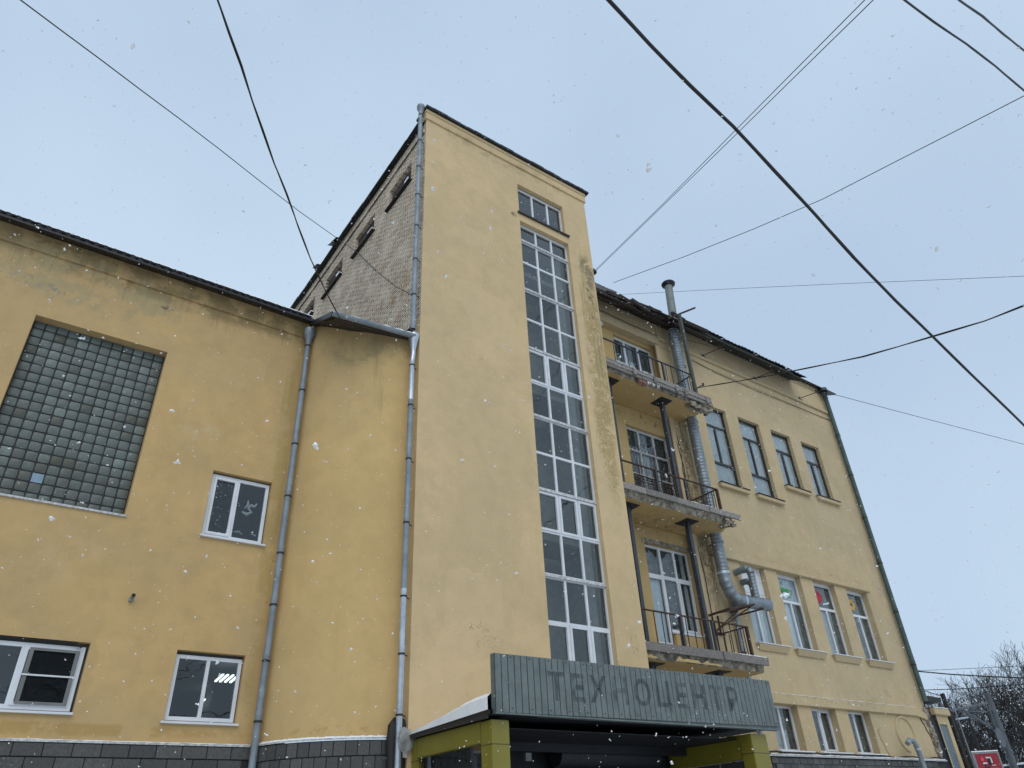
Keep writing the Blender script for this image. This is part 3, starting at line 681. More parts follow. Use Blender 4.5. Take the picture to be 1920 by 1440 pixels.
# ------------------------------------------------------------------ side wing
SWG = thing('side_wing', (20, 13.4, 0), 'long beige three-storey wing to the right of the tower with rows of narrow windows', 'building')
Y = 13.4
up = [(18.27, 19.49, 11.28, 14.34), (20.16, 21.36, 11.28, 14.34), (22.03, 23.2, 12.03, 14.34), (23.88, 25.04, 12.03, 14.34)]
mid = [(18.38, 19.57, 6.24, 8.62), (20.18, 21.40, 6.24, 8.62), (22.08, 23.30, 6.24, 8.62), (23.97, 25.22, 6.24, 8.62)]
gr = [(18.35, 19.58, 3.46, 4.62), (20.22, 21.42, 3.46, 4.62), (22.04, 23.22, 3.46, 4.62)]
LX = 16.55
holes = [h + (.16,) for h in up] + [h + (.22,) for h in mid] + [h + (.26,) for h in gr]
lh = (12.3, LX, 5.3, 16.12, .22)
m = MB(); m.plate(Y, 12.3, 26.72, 3.3, 17.62, holes + [lh])
m.plate(26.72, Y, 25, 3.3, 17.62, axis='x')
obj('wall', m, M['wing_paint'], SWG)
lw = [(14.58, 16.42, 13.50, 16.0), (14.56, 16.42, 9.60, 12.50), (14.58, 16.42, 5.48, 8.66)]
m = MB(); m.plate(Y + .22, 12.3, LX, 5.3, 16.12, [h + (.16,) for h in lw] + [(13.72, 13.92, 13.5, 15.98, .3)])
obj('loggia_wall', m, M['loggia_paint'], SWG)
obj('slot_back', MB().box(13.7, 13.94, Y + .5, Y + .52, 13.4, 16.), M['roomwall'], SWG)
m = MB(); m.box(12.3, LX - .02, Y - .05, Y, 16.12, 16.42)
obj('lintel_band', m, M['wing_paint'], SWG, bevel=.01)
m = MB(); m.box(16.5, 26.75, Y - .075, Y, 16.34, 16.46); m.box(16.5, 26.75, Y - .02, Y, 16.05, 16.07)
obj('frieze_moulding', m, M['wing_paint'], SWG, bevel=.008)
obj('frieze_moulding', MB().box(LX - .22, LX, Y - .04, Y, 5.6, 16.1), M['wing_paint'], SWG, bevel=.01, label='pilaster strip at the edge of the balconies recess')
obj('frieze_moulding', MB().box(LX - .02, LX + .05, Y - .03, Y, 16.4, 17.6), M['wing_paint'], SWG, label='short upright moulding above the recess')
m = MB(); m.box(17.0, 25.42, Y - .09, Y, 8.62, 8.88); obj('band', m, M['wing_paint'], SWG, bevel=.02)
m = MB(); m.box(12.4, 25.8, Y - .09, Y, 4.62, 4.88)
m.add([(25.8, Y - .09, 4.62), (25.8, Y - .09, 4.88), (26.2, Y - .09, 4.84), (26.55, Y - .09, 4.70), (26.5, Y - .09, 4.50), (26.15, Y - .09, 4.58),
       (25.8, Y, 4.62), (25.8, Y, 4.88), (26.2, Y, 4.84), (26.55, Y, 4.70), (26.5, Y, 4.50), (26.15, Y, 4.58)],
      [(0, 5, 2, 1), (5, 4, 3, 2), (1, 2, 8, 7), (2, 3, 9, 8), (0, 6, 11, 5), (5, 11, 10, 4), (3, 4, 10, 9)])
obj('band', m, M['wing_paint'], SWG, bevel=.015)
snow_strip(SWG, [(18, Y - .085, 4.885), (26, Y - .085, 4.88)], .07, .012, 21)
obj('step_jamb', MB().box(25.24, 25.40, Y - .02, Y, 6.2, 8.62), M['wing_paint'], SWG)
for i, h in enumerate(up):
    a, b, e_, f = h; FY = Y + .125
    mx_ = a + (b - a) * .48
    bw = .055
    if i < 2:
        cl = [(a + bw, b - bw, 13.62, f - bw), (a + bw, mx_ - .03, 12.18, 13.56), (mx_ + .03, b - bw, 12.18, 13.56), (a + bw, b - bw, e_ + bw, 12.10)]
    else:
        cl = [(a + bw, b - bw, 13.62, f - bw), (a + bw, mx_ - .04, e_ + bw, 13.55), (mx_ + .04, b - bw, e_ + bw, 13.55)]
    wn = window(SWG, FY, a, b, e_, f, cl, M['brownframe'], room=1.0, pad=.15, roommat=M['stairpaint'], curtain=[(a + .02, b - .02, e_, f + .06, .075, M['curtain'])])
    obj('sill', MB().box(a - .06, b + .16, Y - .13, Y + .0, e_ - .16, e_ - .03), M['wing_paint'], wn, bevel=.012)
    obj('sill_flashing', MB().box(a - .07, b + .17, Y - .16, Y + .12, e_ - .028, e_ - .008), M['blackroof'], wn)
for i, h in enumerate(mid):
    a, b, e_, f = h; FY = Y + .185; bw = .05; mx_ = a + (b - a) * .54
    cl = [(a + bw, b - bw, 7.80, f - .10), (a + bw, mx_ - .03, e_ + bw, 7.72), (mx_ + .03, b - bw, e_ + bw, 7.72)]
    cu = [[(a, b, e_, f, .085, M['lightcurtain'])], [(a, b, 7.75, f, .075, M['lightcurtain']), (a, mx_, e_, 7.75, .085, M['lightcurtain']), (mx_, b + .1, e_, 7.75, .09, M['midcurtain'])], [(a, b + .1, 7.75, f + .05, .09, M['midcurtain']), (a, mx_, e_, 7.7, .075, M['curtain']), (mx_, b + .1, e_, 7.7, .09, M['midcurtain'])], [(a, b + .1, 7.75, f + .05, .09, M['midcurtain']), (a, b + .1, e_, 7.75, .09, M['midcurtain'])]][i]
    wn = window(SWG, FY, a, b, e_, f, cl, M['white'], room=1.3, pad=.15, curtain=cu)
    s_ = MB(); x0, x1 = a - .05, b + .20
    s_.add([(x0, Y - .13, e_ - .06), (x1, Y - .13, e_ - .06), (x1, Y - .13, e_ - .03), (x0, Y - .13, e_ - .03), (x0 + .08, Y - .05, e_ - .20), (x1 - .08, Y - .05, e_ - .20), (x0 + .08, Y, e_ - .20), (x1 - .08, Y, e_ - .20), (x0, Y, e_ - .03), (x1, Y, e_ - .03)],
           [(0, 1, 2, 3), (4, 5, 1, 0), (6, 7, 5, 4), (3, 2, 9, 8), (0, 3, 8, 6, 4), (1, 5, 7, 9, 2)])
    obj('sill', s_, M['wing_paint'], wn)
    obj('sill_flashing', MB().box(x0 - .02, x1 + .02, Y - .16, Y + .18, e_ - .028, e_ - .006), M['white'], wn)
    if i == 0:
        obj('white_panel', MB().box(a + .04, b - .04, FY - .012, FY + .02, 7.80, f - .08), M['white'], wn)
    if i == 1:
        q = MB()
        q.add([(a + .30, FY + .015, 8.22), (a + .75, FY + .015, 8.18), (a + .62, FY + .015, 7.98), (a + .42, FY + .015, 7.97)], [(0, 1, 2, 3)])
        q.tube([(a + .74, FY + .016, 8.16), (a + .86, FY + .016, 8.14), (a + .84, FY + .016, 8.03), (a + .68, FY + .016, 8.03)], .012, 6)
        q.tube([(a + .28, FY + .016, 7.93), (a + .52, FY + .016, 7.90), (a + .80, FY + .016, 7.95)], .014, 6)
        q.tube([(a + .45, FY + .016, 8.30), (a + .42, FY + .016, 8.36), (a + .47, FY + .016, 8.42)], .012, 6)
        obj('cup_sticker', q, M['greenprint'], wn)
    if i == 2:
        q = MB(); pts = [(a + .38 + .26 * math.cos(t_) * (1 + .15 * math.sin(3 * t_)), FY + .015, 8.15 + .21 * math.sin(t_)) for t_ in [k * math.tau / 14 for k in range(14)]]
        q.add(pts, [tuple(range(14))]); obj('round_sticker', q, M['redprint'], wn)
        q = MB(); q.add([(a + .55, FY + .015, 7.90), (a + .95, FY + .015, 7.98), (a + .98, FY + .015, 8.05), (a + .6, FY + .015, 7.96)], [(0, 1, 2, 3)]); obj('snowflake_sticker', q, M['whiteprint'], wn)
    if i == 3:
        q = MB()
        for k in range(6):
            an = k * math.tau / 6; cx, cz = a + .42 + .15 * math.cos(an), 8.13 + .14 * math.sin(an)
            q.add([(cx + .095 * math.cos(t_), FY + .015 - k * .0004, cz + .085 * math.sin(t_)) for t_ in [j * math.tau / 8 for j in range(8)]], [tuple(range(8))])
        obj('flower_sticker', q, M['goldprint'], wn)
for i, h in enumerate(gr):
    a, b, e_, f = h; FY = Y + .225; bw = .055; mx_ = a + (b - a) * .52
    cl = [(a + bw, mx_ - .035, e_ + bw, f - bw), (mx_ + .035, b - bw, e_ + bw, f - bw)]
    wn = window(SWG, FY, a, b, e_, f, cl, M['white'], sash=(1,) if i == 1 else (), room=1.4, pad=.15, roommat=M['stairpaint'], curtain=[(a, b - .3, e_, e_ + .55, .1, M['curtain']), (a, b + .1, e_, f + .05, .13, M['midcurtain'])] if i == 0 else [(a, a + .2, e_, f, .15, M['curtain']), (a, b + .1, e_, f + .05, .13, M['midcurtain'])])
    obj('sill', MB().box(a - .08, b + .18, Y - .12, Y + .22, e_ - .05, e_ - .02), M['white'], wn)
# loggia windows
def loggia_frame(z0, z1, zm, mats, low=False, old=False):
    x0, x1 = 14.58, 16.42; FY = Y + .33
    if low:
        cl = [(x0 + .06, 15.20, 7.84, z1 - .06), (15.29, 15.79, 7.84, z1 - .06), (15.87, x1 - .06, 7.84, z1 - .06),
              (x0 + .06, 15.20, 5.95, 7.74), (15.29, 15.79, 6.36, 7.74), (15.87, x1 - .06, 6.36, 7.74)]
        sa = (3, 5)
    else:
        cl = cells_grid(x0, x1, z0, z1, [15.16, 15.80], zm, .07); sa = ()
    return window(SWG, FY, x0, x1, z0, z1, cl, mats, sash=sa, room=1.2, pad=.2, roommat=M['stairpaint'], curtain=[(x0, x1 + .12, z0, z1 + .05, .12, M['midcurtain']), (x0 + .45, x0 + 1.0, z0, z1, .08, M['curtain'])] if not low else [(x0, x0 + .62, z0, 7.75, .09, M['lightcurtain']), (x0, x1 + .12, z0, z1 + .05, .13, M['midcurtain']), (x1 - .3, x1 - .1, z0, z1, .085, M['curtain'])])
l1 = loggia_frame(13.50, 16.0, [15.0], M['white'])
l2 = loggia_frame(9.60, 12.50, [10.9, 11.72], M['oldwhite'])
l3 = loggia_frame(5.48, 8.66, [], M['white'], low=True)
obj('parapet_panel', MB().box(15.27, 16.44, Y + .21, Y + .345, 5.4, 6.22), M['loggia_paint'], l3)
obj('sill', MB().box(15.22, 16.44, Y + .19, Y + .33, 6.222, 6.26), M['white'], l3)
obj('door_panel', MB().box(14.64, 15.22, Y + .30, Y + .32, 5.52, 5.90), M['white'], l3)
obj('broken_soffit', jitter(MB().box(14.50, 16.50, Y + .21, Y + .30, 8.665, 8.80), .02, 4), M['concrete'], l3)
# ornate grille in front of the middle window
m = MB(); FY = Y + .26
for x in [14.68 + k * .145 for k in range(13)]:
    m.tube([(x, FY, 9.65), (x, FY, 12.0)], .006, 4)
    for z_ in (10.35, 11.15, 11.75):
        m.tube([(x, FY - .01, z_ - .2), (x + .07, FY - .02, z_ - .1), (x, FY - .01, z_), (x - .07, FY - .02, z_ + .1), (x, FY - .01, z_ + .2)], .006, 4)
for z_ in (10.62, 10.72, 10.82): m.bar((14.6, FY - .03, z_), (16.45, FY - .03, z_ - .02), .02, .03)
obj('window_grille', m, M['rust'], l2)
for k in range(6):
    obj('leaning_slat', MB().bar((14.75 + k * .30, FY - .20, 9.55), (14.72 + k * .29 + rnd.uniform(-.05, .05), FY - .05, 10.75), .035, .02), M['wood' if k % 2 else 'darkwood'], l2)
obj('wire_bundle', jitter(MB().tube([(LX - .1, Y + .02, 12.9), (LX - .06, Y - .04, 12.2), (LX + .04, Y - .06, 11.4), (LX - .02, Y - .05, 10.6), (LX + .06, Y - .05, 9.6)], .012, 5).tube([(LX - .02, Y, 12.9), (LX + .05, Y - .06, 12.0), (LX - .05, Y - .06, 11.2), (LX + .1, Y - .05, 10.2), (LX + .0, Y - .05, 9.6)], .010, 5).tube([(LX + .02, Y, 8.95), (LX + .06, Y - .04, 8.0), (LX + .03, Y - .05, 6.8), (LX + .08, Y - .04, 5.7)], .014, 5), .003, 3), M['cable'], SWG)
# peeling lumps on the wall strip between recess and duct
m = MB(); r3 = random.Random(11)
for k in range(60):
    z_ = r3.choice([r3.uniform(9.8, 12.7), r3.uniform(8.2, 8.9)]); x = r3.uniform(LX + .05, LX + .5)
    m.obox((x, Y - .01, z_), ((1, 0, r3.uniform(-.6, .6)), (0, 1, 0), (r3.uniform(-.5, .5), 0, 1)), (r3.uniform(.02, .07), r3.uniform(.006, .02), r3.uniform(.03, .12)))
obj('peeling_render', jitter(m, .012, 5), M['wing_paint'], SWG, kind='stuff')
# plinth of the side wing
PW = obj('plinth', MB().box(12.45, 26.8, Y - .03, Y + .3, 0, 3.30), M['mortar'], SWG)
pt = mesh_of('tile', MB().box(-.145, .145, -.03, .0, -.07, .07), M['tile'], bevel=.005)
for r_ in range(3):
    for k in range(28):
        inst('tile', pt, PW, (18.0 + k * .30 + (.15 if r_ % 2 else 0), Y - .03 + rnd.uniform(-.006, .006), 3.20 - r_ * .15), (0, rnd.uniform(-.01, .01), 0))
obj('ledge', jitter(MB().box(17.6, 26.8, Y - .12, Y, 3.30, 3.335), .004, 8), M['oldwhite'], SWG)
obj('cable_run', jitter(MB().tube([(17.6 + k * .45, Y - .1, 3.38 + .03 * math.sin(k * 1.7)) for k in range(21)], .02, 5), .006, 6), M['cable'], SWG)
snow_strip(SWG, [(17.8, Y - .13, 3.337), (26.7, Y - .13, 3.337)], .09, .02, 23)
# ring moulding
m = MB(); ring = [(24.98 + .50 * math.cos(t_), Y - .005, 4.06 + .50 * math.sin(t_)) for t_ in [k * math.tau / 40 - .9 for k in range(36)]]
m.tube(ring, .045, 8); obj('ring_moulding', m, M['wing_paint'], SWG, smooth=True)
m = MB(); m.tube([(23.7, Y - .01, 3.35), (23.45, Y - .012, 3.9), (23.42, Y - .012, 4.12), (23.56, Y - .012, 4.16)], .013, 5); obj('thin_conduit', m, M['wing_paint'], SWG)
# corner damage
m = MB(); r3 = random.Random(3)
for k in range(70):
    z_ = 4.9 - 1.5 * r3.random(); x = 26.62 + r3.uniform(-.08, .14)
    m.obox((x, Y - .02, z_), ((1, 0, r3.uniform(-.6, .6)), (0, 1, 0), (r3.uniform(-.5, .5), 0, 1)), (r3.uniform(.02, .08), .03, r3.uniform(.03, .10)))
obj('crumbling_corner', jitter(m, .02, 5), M['concrete'], SWG, kind='stuff')
m = MB(); pts = [(26.15, 4.62), (26.22, 4.45), (26.30, 4.38), (26.36, 4.2), (26.47, 4.05), (26.55, 3.85)]
for a, b in zip(pts[:-1], pts[1:]): m.bar((a[0], Y - .004, a[1]), (b[0], Y - .004, b[1]), .02, .035, up=(0, 1, 0))
obj('wide_crack', m, M['darkin'], SWG)
# roof of the wing
def slab_piece(x0, x1, y0, z0, y1, z1, th, mat, name, seed, j=.012, parent=SWG, lab=None):
    m = MB(); m.add([(x0, y0, z0), (x1, y0, z0), (x1, y1, z1), (x0, y1, z1), (x0, y0, z0 + th), (x1, y0, z0 + th), (x1, y1, z1 + th), (x0, y1, z1 + th)],
                    [(0, 3, 2, 1), (4, 5, 6, 7), (0, 1, 5, 4), (1, 2, 6, 5), (2, 3, 7, 6), (3, 0, 4, 7)])
    return obj(name, jitter(m, j, seed), mat, parent, label=lab)
x = 17.35; k = 0
while x < 23.5:
    wv = 1.05
    m = MB(); n = 14
    for i in range(n + 1):
        u = x + wv * i / n; zz = .022 * math.sin(2 * math.pi * i / n * 5)
        m.v += [(u, 12.62, 17.02 + zz + .03 * (k % 2)), (u, 13.6, 17.62 + zz + .03 * (k % 2)), (u, 12.62, 17.05 + zz + .03 * (k % 2)), ]
    for i in range(n):
        m.f.append((3 * i, 3 * i + 1, 3 * i + 4, 3 * i + 3)); m.mi.append(0); m.f.append((3 * i, 3 * i + 3, 3 * i + 5, 3 * i + 2)); m.mi.append(0)
    o_ = obj('roof_sheet', jitter(m, .006, k), M['slate'], SWG); 
    slab_piece(x, x + wv + .02, 12.66, 16.86 + rnd.uniform(-.02, .02), 13.4, 17.36, .05, M['slate'], 'roof_board', 100 + k, .008)
    x += wv - .05; k += 1
slab_piece(17.3, 23.62, 12.70, 16.93, 12.76, 16.97, .10, M['slate'], 'fascia_board', 51, .01)
slab_piece(23.5, 26.85, 13.2, 17.50, 13.9, 17.78, .05, M['blackroof'], 'roof_edge', 52, .01)
slab_piece(26.3, 27.0, 12.95, 17.22, 13.9, 17.62, .05, M['blackroof'], 'roof_corner', 53, .01)
# ragged part over the balconies
for k in range(13):
    x0 = 12.5 + k * .36 + rnd.uniform(-.1, .1); L = rnd.uniform(1.0, 1.9)
    yb = 12.50 + rnd.uniform(-.06, .30); zb = 16.42 + .03 * k + rnd.uniform(-.12, .10) + (yb - 12.5) * .6
    obj('roof_board', jitter(MB().obox((x0 + L / 2, yb + .1, zb), ((1, rnd.uniform(-.04, .04), rnd.uniform(-.06, .06)), (0, 1, .5), (0, -.5, 1)), (L / 2, .10, .022)), .015, 200 + k), M['darkwood'], SWG)
for k in range(9):
    x0 = 12.5 + k * .5; L = rnd.uniform(.5, 1.1)
    obj('roof_board', jitter(MB().obox((x0 + L / 2, 12.62 + rnd.uniform(-.1, .1), 16.60 + .035 * k + rnd.uniform(-.1, .12)), ((1, rnd.uniform(-.1, .1), rnd.uniform(-.12, .10)), (0, 1, .3), (0, -.3, 1)), (L / 2, .05, .05)), .02, 300 + k), M['darkwood'], SWG)
for k in range(11):
    x0 = 12.45 + k * .45; yb = 12.78; zb = 16.78 + .018 * k + rnd.uniform(-.05, .07)
    obj('roof_sheet', jitter(MB().obox((x0 + .3, yb + .2, zb), ((1, rnd.uniform(-.05, .05), rnd.uniform(-.09, .09)), (0, 1, .52), (0, -.52, 1)), (.36, .42, .018)), .025, 230 + k), M['slate'], SWG)
slab_piece(12.4, 17.4, 12.9, 16.78, 13.45, 17.08, .05, M['darkwood'], 'soffit_board', 60, .02)
obj('roof_board', jitter(MB().obox((17.5, 12.45, 16.72), ((1, 0, .02), (0, 1, .4), (0, -.4, 1)), (.62, .12, .05)), .03, 260), M['darkwood'], SWG, label='thick broken board end sticking out at the vent stack')
obj('roof_board', MB().bar((16.2, 12.5, 16.58), (17.3, 12.1, 17.25), .05), M['darkwood'], SWG, label='loose batten pointing up beside the vent stack')
snow_strip(SWG, [(12.5, 12.75, 16.98), (14.2, 12.75, 17.02)], .2, .03, 31)
m = MB(); m.add([(12.4, 13.3, 17.3), (26.9, 13.5, 17.7), (26.9, 25, 19.3), (12.4, 25, 19.3)], [(0, 1, 2, 3)]); obj('roof', m, M['slate'], SWG)

# ------------------------------------------------------------------ balconies
def slab_mesh(x0, x1, y0, y1, z0, z1, seed, brk):
    """slab with a crumbled front edge; material 0 concrete, 1 painted soffit"""
    r = random.Random(seed); m = MB(); nx_ = 46; ny_ = 8
    hgt = z1 - z0
    def low(i, j):
        x = x0 + (x1 - x0) * i / nx_; y = y0 + (y1 - y0) * (j / ny_) ** 1.4; z = z0
        if j == 0: y += r.uniform(.03, .16); z += r.uniform(0, .05)
        if j == 1: z += r.uniform(-.004, .004)
        if brk and i > nx_ - 8 and j < 4: z += r.uniform(0, .55) * hgt * (i - nx_ + 8) / 8 * (1 - j / 4); y += r.uniform(0, .08); x -= r.uniform(0, .10) * (i == nx_)
        return (x, y, z)
    g_ = [[low(i, j) for j in range(ny_ + 1)] for i in range(nx_ + 1)]
    for i in range(nx_ + 1): m.v += g_[i]
    W_ = ny_ + 1
    for i in range(nx_):
        for j in range(ny_):
            a = i * W_ + j; m.f.append((a, a + 1, a + W_ + 1, a + W_)); m.mi.append(0 if j == 0 or (brk and i > nx_ - 6 and j < 3) else 1)
    o = len(m.v)
    NR = 4
    for i in range(nx_ + 1):
        for k in range(1, NR + 1):
            b = g_[i][0]; t_ = k / NR
            m.v.append((b[0], b[1] * (1 - t_) + y0 * t_ + (r.uniform(-.018, .018) if k < NR else 0), b[2] * (1 - t_) + z1 * t_))
    for i in range(nx_):
        prev0, prev1 = i * W_, (i + 1) * W_
        for k in range(NR):
            a, b = o + i * NR + k, o + (i + 1) * NR + k
            m.f.append((prev0, prev1, b, a)); m.mi.append(0); prev0, prev1 = a, b
    o2 = len(m.v)
    m.v += [(x0, y0, z1), (x1, y0, z1), (x1, y1, z1), (x0, y1, z1)]; m.f.append((o2, o2 + 1, o2 + 2, o2 + 3)); m.mi.append(0)
    # right end
    o3 = len(m.v)
    for j in range(ny_ + 1): b = g_[nx_][j]; m.v += [b, (b[0], b[1], z1)]
    for j in range(ny_): a = o3 + 2 * j; m.f.append((a, a + 2, a + 3, a + 1)); m.mi.append(0)
    return m
bal_mesh = {}
def balcony(zt_, th, rail_h, label, seed, boards, top=False, x1=17.0, missing=(), rust=True):
    B = thing('balcony', (14.8, 12.6, zt_), label, 'balcony', 'balconies stacked beside the tower')
    sl = obj('slab', slab_mesh(12.42, x1, 12.30, 13.60, zt_ - th, zt_, seed, top or seed == 2), [M['concrete'], M['loggia_paint']], B, smooth=False)
    r = random.Random(seed)
    for (a, b, z0, z1, yy) in boards:
        obj('board', jitter(MB().box(a, b - .01, yy, yy + .05, zt_ + z0, zt_ + z1), .008, seed * 31 + int(a * 10)), M['wood'], B, bevel=.004)
    rm = M['rust'] if rust else M['steel']
    zr = zt_ + rail_h; YF = 12.34
    m = MB(); m.bar((12.45, YF, zr), (16.62, YF, zr - .01), .045, .03); m.bar((12.45, YF, zt_ + .10), (16.62, YF, zt_ + .09), .03, .025)
    m.bar((16.62, YF, zr - .01), (16.62, 13.4, zr), .04, .03); m.bar((16.62, YF, zt_ + .09), (16.62, 13.4, zt_ + .10), .03, .025)
    RL = obj('railing', m, rm, B)
    key = 'b%.2f' % rail_h + str(rust)
    if key not in bal_mesh: bal_mesh[key] = mesh_of('baluster', MB().box(-.009, .009, -.009, .009, .0, rail_h - .08), rm)
    x = 12.62; i = 0
    while x < 16.6:
        if i not in missing and not any(abs(x - c_) < .10 for c_ in (12.8, 15.0)):
            inst('baluster', bal_mesh[key], RL, (x + r.uniform(-.012, .012), YF, zt_ + .08), (r.uniform(-.01, .01), r.uniform(-.012, .012), 0))
        x += .275; i += 1
    y = YF + .2
    while y < 13.35:
        inst('baluster', bal_mesh[key], RL, (16.62, y, zt_ + .08), (0, 0, 0)); y += .2
    obj('post', MB().box(16.59, 16.66, YF - .035, YF + .035, zt_ - .02, zr), rm, B)
    obj('post', MB().box(14.05, 14.12, YF - .035, YF + .035, zt_ - .02, zr - .01), M['steel'], B)
    obj('post', MB().box(15.22, 15.27, YF - .03, YF + .03, zt_ - .02, zr - .01), M['steel'], B)
    snow_strip(B, [(15.3, 12.26, zt_ + boards[-1][3] - .004), (x1 + .1, 12.26, zt_ + boards[-1][3] - .004)], .09, .03, seed + 40)
    return B
Yb = 12.245
B3 = balcony(13.40, .25, .92, 'topmost of three balconies, under the ragged roof edge, edged with cracked grey boards', 1,
        [(12.45, 14.1, -.16, -.05, Yb), (14.1, 15.6, -.16, -.05, Yb - .01), (15.6, 17.25, -.165, -.05, Yb - .005),
         (12.45, 13.6, -.045, .04, Yb - .02), (13.5, 15.1, -.04, .04, Yb - .03), (15.05, 16.2, -.035, .045, Yb - .02), (16.1, 17.2, -.04, .05, Yb - .03),
         (12.45, 13.3, .045, .15, Yb + .01), (13.35, 14.75, .045, .13, Yb - .01), (14.7, 15.9, .05, .15, Yb), (15.9, 17.22, .055, .15, Yb - .01)], top=True, x1=17.05, missing=(3, 9), rust=False)
for k, a in enumerate((13.7, 14.55, 15.5, 15.9, 16.9)):
    obj('cleat', jitter(MB().box(a, a + .11, 12.17, 12.205, 13.26, 13.46 + rnd.uniform(-.03, .05)), .008, 70 + k), M['wood'], B3)
t = NT('worn_red_brick'); M['redbrick'] = t.fin(t.mix(t.ss(t.noise(14, 5), .4, .6), (.24, .075, .045), (.30, .22, .18)), .9, 0, t.bump(t.noise(20, 4), .6, .02))
obj('exposed_brick', jitter(MB().box(13.98, 14.32, 12.27, 12.42, 13.14, 13.25), .022, 7), M['redbrick'], B3, label='patch of red brick showing where the slab edge has fallen off')
m = MB()
for k in range(26):
    x = 14.3 + rnd.random() * .6; L = rnd.uniform(.03, .14); m.tube([(x, 12.25, 13.24), (x, 12.25, 13.24 - L)], [.008, .001], 4, cap=False)
obj('icicles', m, M['snow'], B3, kind='stuff')
B2 = balcony(9.45, .28, .80, 'middle of three balconies, edged with one row of smooth grey boards, broken right corner', 2,
        [(12.45, 13.5, -.09, .09, Yb), (13.5, 14.7, -.09, .085, Yb - .01), (14.7, 16.0, -.085, .09, Yb), (16.0, 17.35, -.08, .09, Yb - .01)], x1=17.1, missing=(2, 11))
B1 = balcony(5.40, .28, .86, 'lowest of three balconies, just above the dark sign fascia, with the rustiest railing', 3,
        [(12.45, 15.35, -.11, .09, Yb), (15.36, 16.1, -.11, .09, Yb - .015), (16.1, 17.15, -.115, .085, Yb)], x1=17.0)
m = MB(); r3 = random.Random(8)   # paint flakes still clinging to the lowest slab edge
for (a, b) in ((12.5, 13.0), (13.6, 14.5), (14.5, 15.2)):
    pts = [(a + (b - a) * k / 7, 12.25, 5.13 + (0 if k % 7 == 0 else r3.uniform(.02, .10))) for k in range(8)]
    m.add(pts + [(b, 12.25, 5.12), (a, 12.25, 5.12)], [tuple(range(10))])
obj('paint_flake', m, M['loggia_paint'], B1, kind='stuff')
m = MB(); r3 = random.Random(9)
for k in range(40):
    m.obox((16.3 + r3.random() * .85, 12.30 + r3.random() * .2, 13.10 + r3.uniform(-.10, .08)), ((1, r3.uniform(-.4, .4), r3.uniform(-.4, .4)), (0, 1, .2), (0, 0, 1)), (r3.uniform(.03, .12), .05, r3.uniform(.02, .06)))
obj('crumbled_concrete', jitter(m, .02, 2), M['concrete'], B3, kind='stuff')
m = MB(); r3 = random.Random(10)
for k in range(26):
    m.obox((16.75 + r3.random() * .35, 12.30 + r3.random() * .15, 9.24 + r3.uniform(-.08, .08)), ((1, r3.uniform(-.4, .4), r3.uniform(-.4, .4)), (0, 1, .2), (0, 0, 1)), (r3.uniform(.02, .07), .04, r3.uniform(.02, .05)))
obj('crumbled_concrete', jitter(m, .02, 2), M['concrete'], B2, kind='stuff')
# steel props
def prop(x, z0, z1, label):
    o = thing('steel_prop', (x, 12.80, z0), label, 'steel prop', 'steel props holding up the balconies')
    obj('column', MB().box(x - .065, x + .065, 12.735, 12.865, z0 + .02, z1 - .02), M['steel'], o, bevel=.01)
    obj('head_plate', MB().box(x - .24, x + .24, 12.56, 13.04, z1 - .022, z1 - .002), M['blacksteel'], o)
    obj('gusset', MB().add([(x - .065, 12.8, z1 - .2), (x - .2, 12.8, z1 - .02), (x - .065, 12.8, z1 - .02), (x + .065, 12.8, z1 - .2), (x + .2, 12.8, z1 - .02), (x + .065, 12.8, z1 - .02)], [(0, 2, 1), (3, 4, 5)]), M['blacksteel'], o)
    obj('base_plate', MB().box(x - .12, x + .12, 12.69, 12.91, z0 + .001, z0 + .02), M['blacksteel'], o)
prop(13.19, 9.45, 13.15, 'dark steel prop beside the tower between the middle and topmost balcony')
prop(15.43, 9.45, 13.15, 'dark steel prop in front of the grilled window, carrying the topmost balcony')
prop(13.26, 5.40, 9.17, 'dark steel prop beside the tower between the lowest and middle balcony')
prop(15.58, 5.40, 9.17, 'dark steel prop in front of the white balcony door window, carrying the middle balcony')
prop(13.30, 0., 5.12, 'dark steel prop under the lowest balcony beside the tower, only its head plate showing')
prop(15.70, 0., 5.12, 'dark steel prop under the middle of the lowest balcony, only its head plate showing')
# post carrying the roof edge
o = thing('roof_post', (16.62, 12.32, 13.3), 'dark green post on the corner of the topmost balcony carrying the roof edge', 'post')
obj('shaft', MB().box(16.56, 16.67, 12.27, 12.38, 13.22, 16.80), M['postpaint'], o, bevel=.008)
obj('hook', MB().bar((16.62, 12.24, 13.75), (16.78, 12.1, 13.85), .03), M['blacksteel'], o)
obj('insulator', MB().tube([(16.78, 12.1, 13.82), (16.78, 12.1, 13.92)], .03, 8), M['blacksteel'], o)

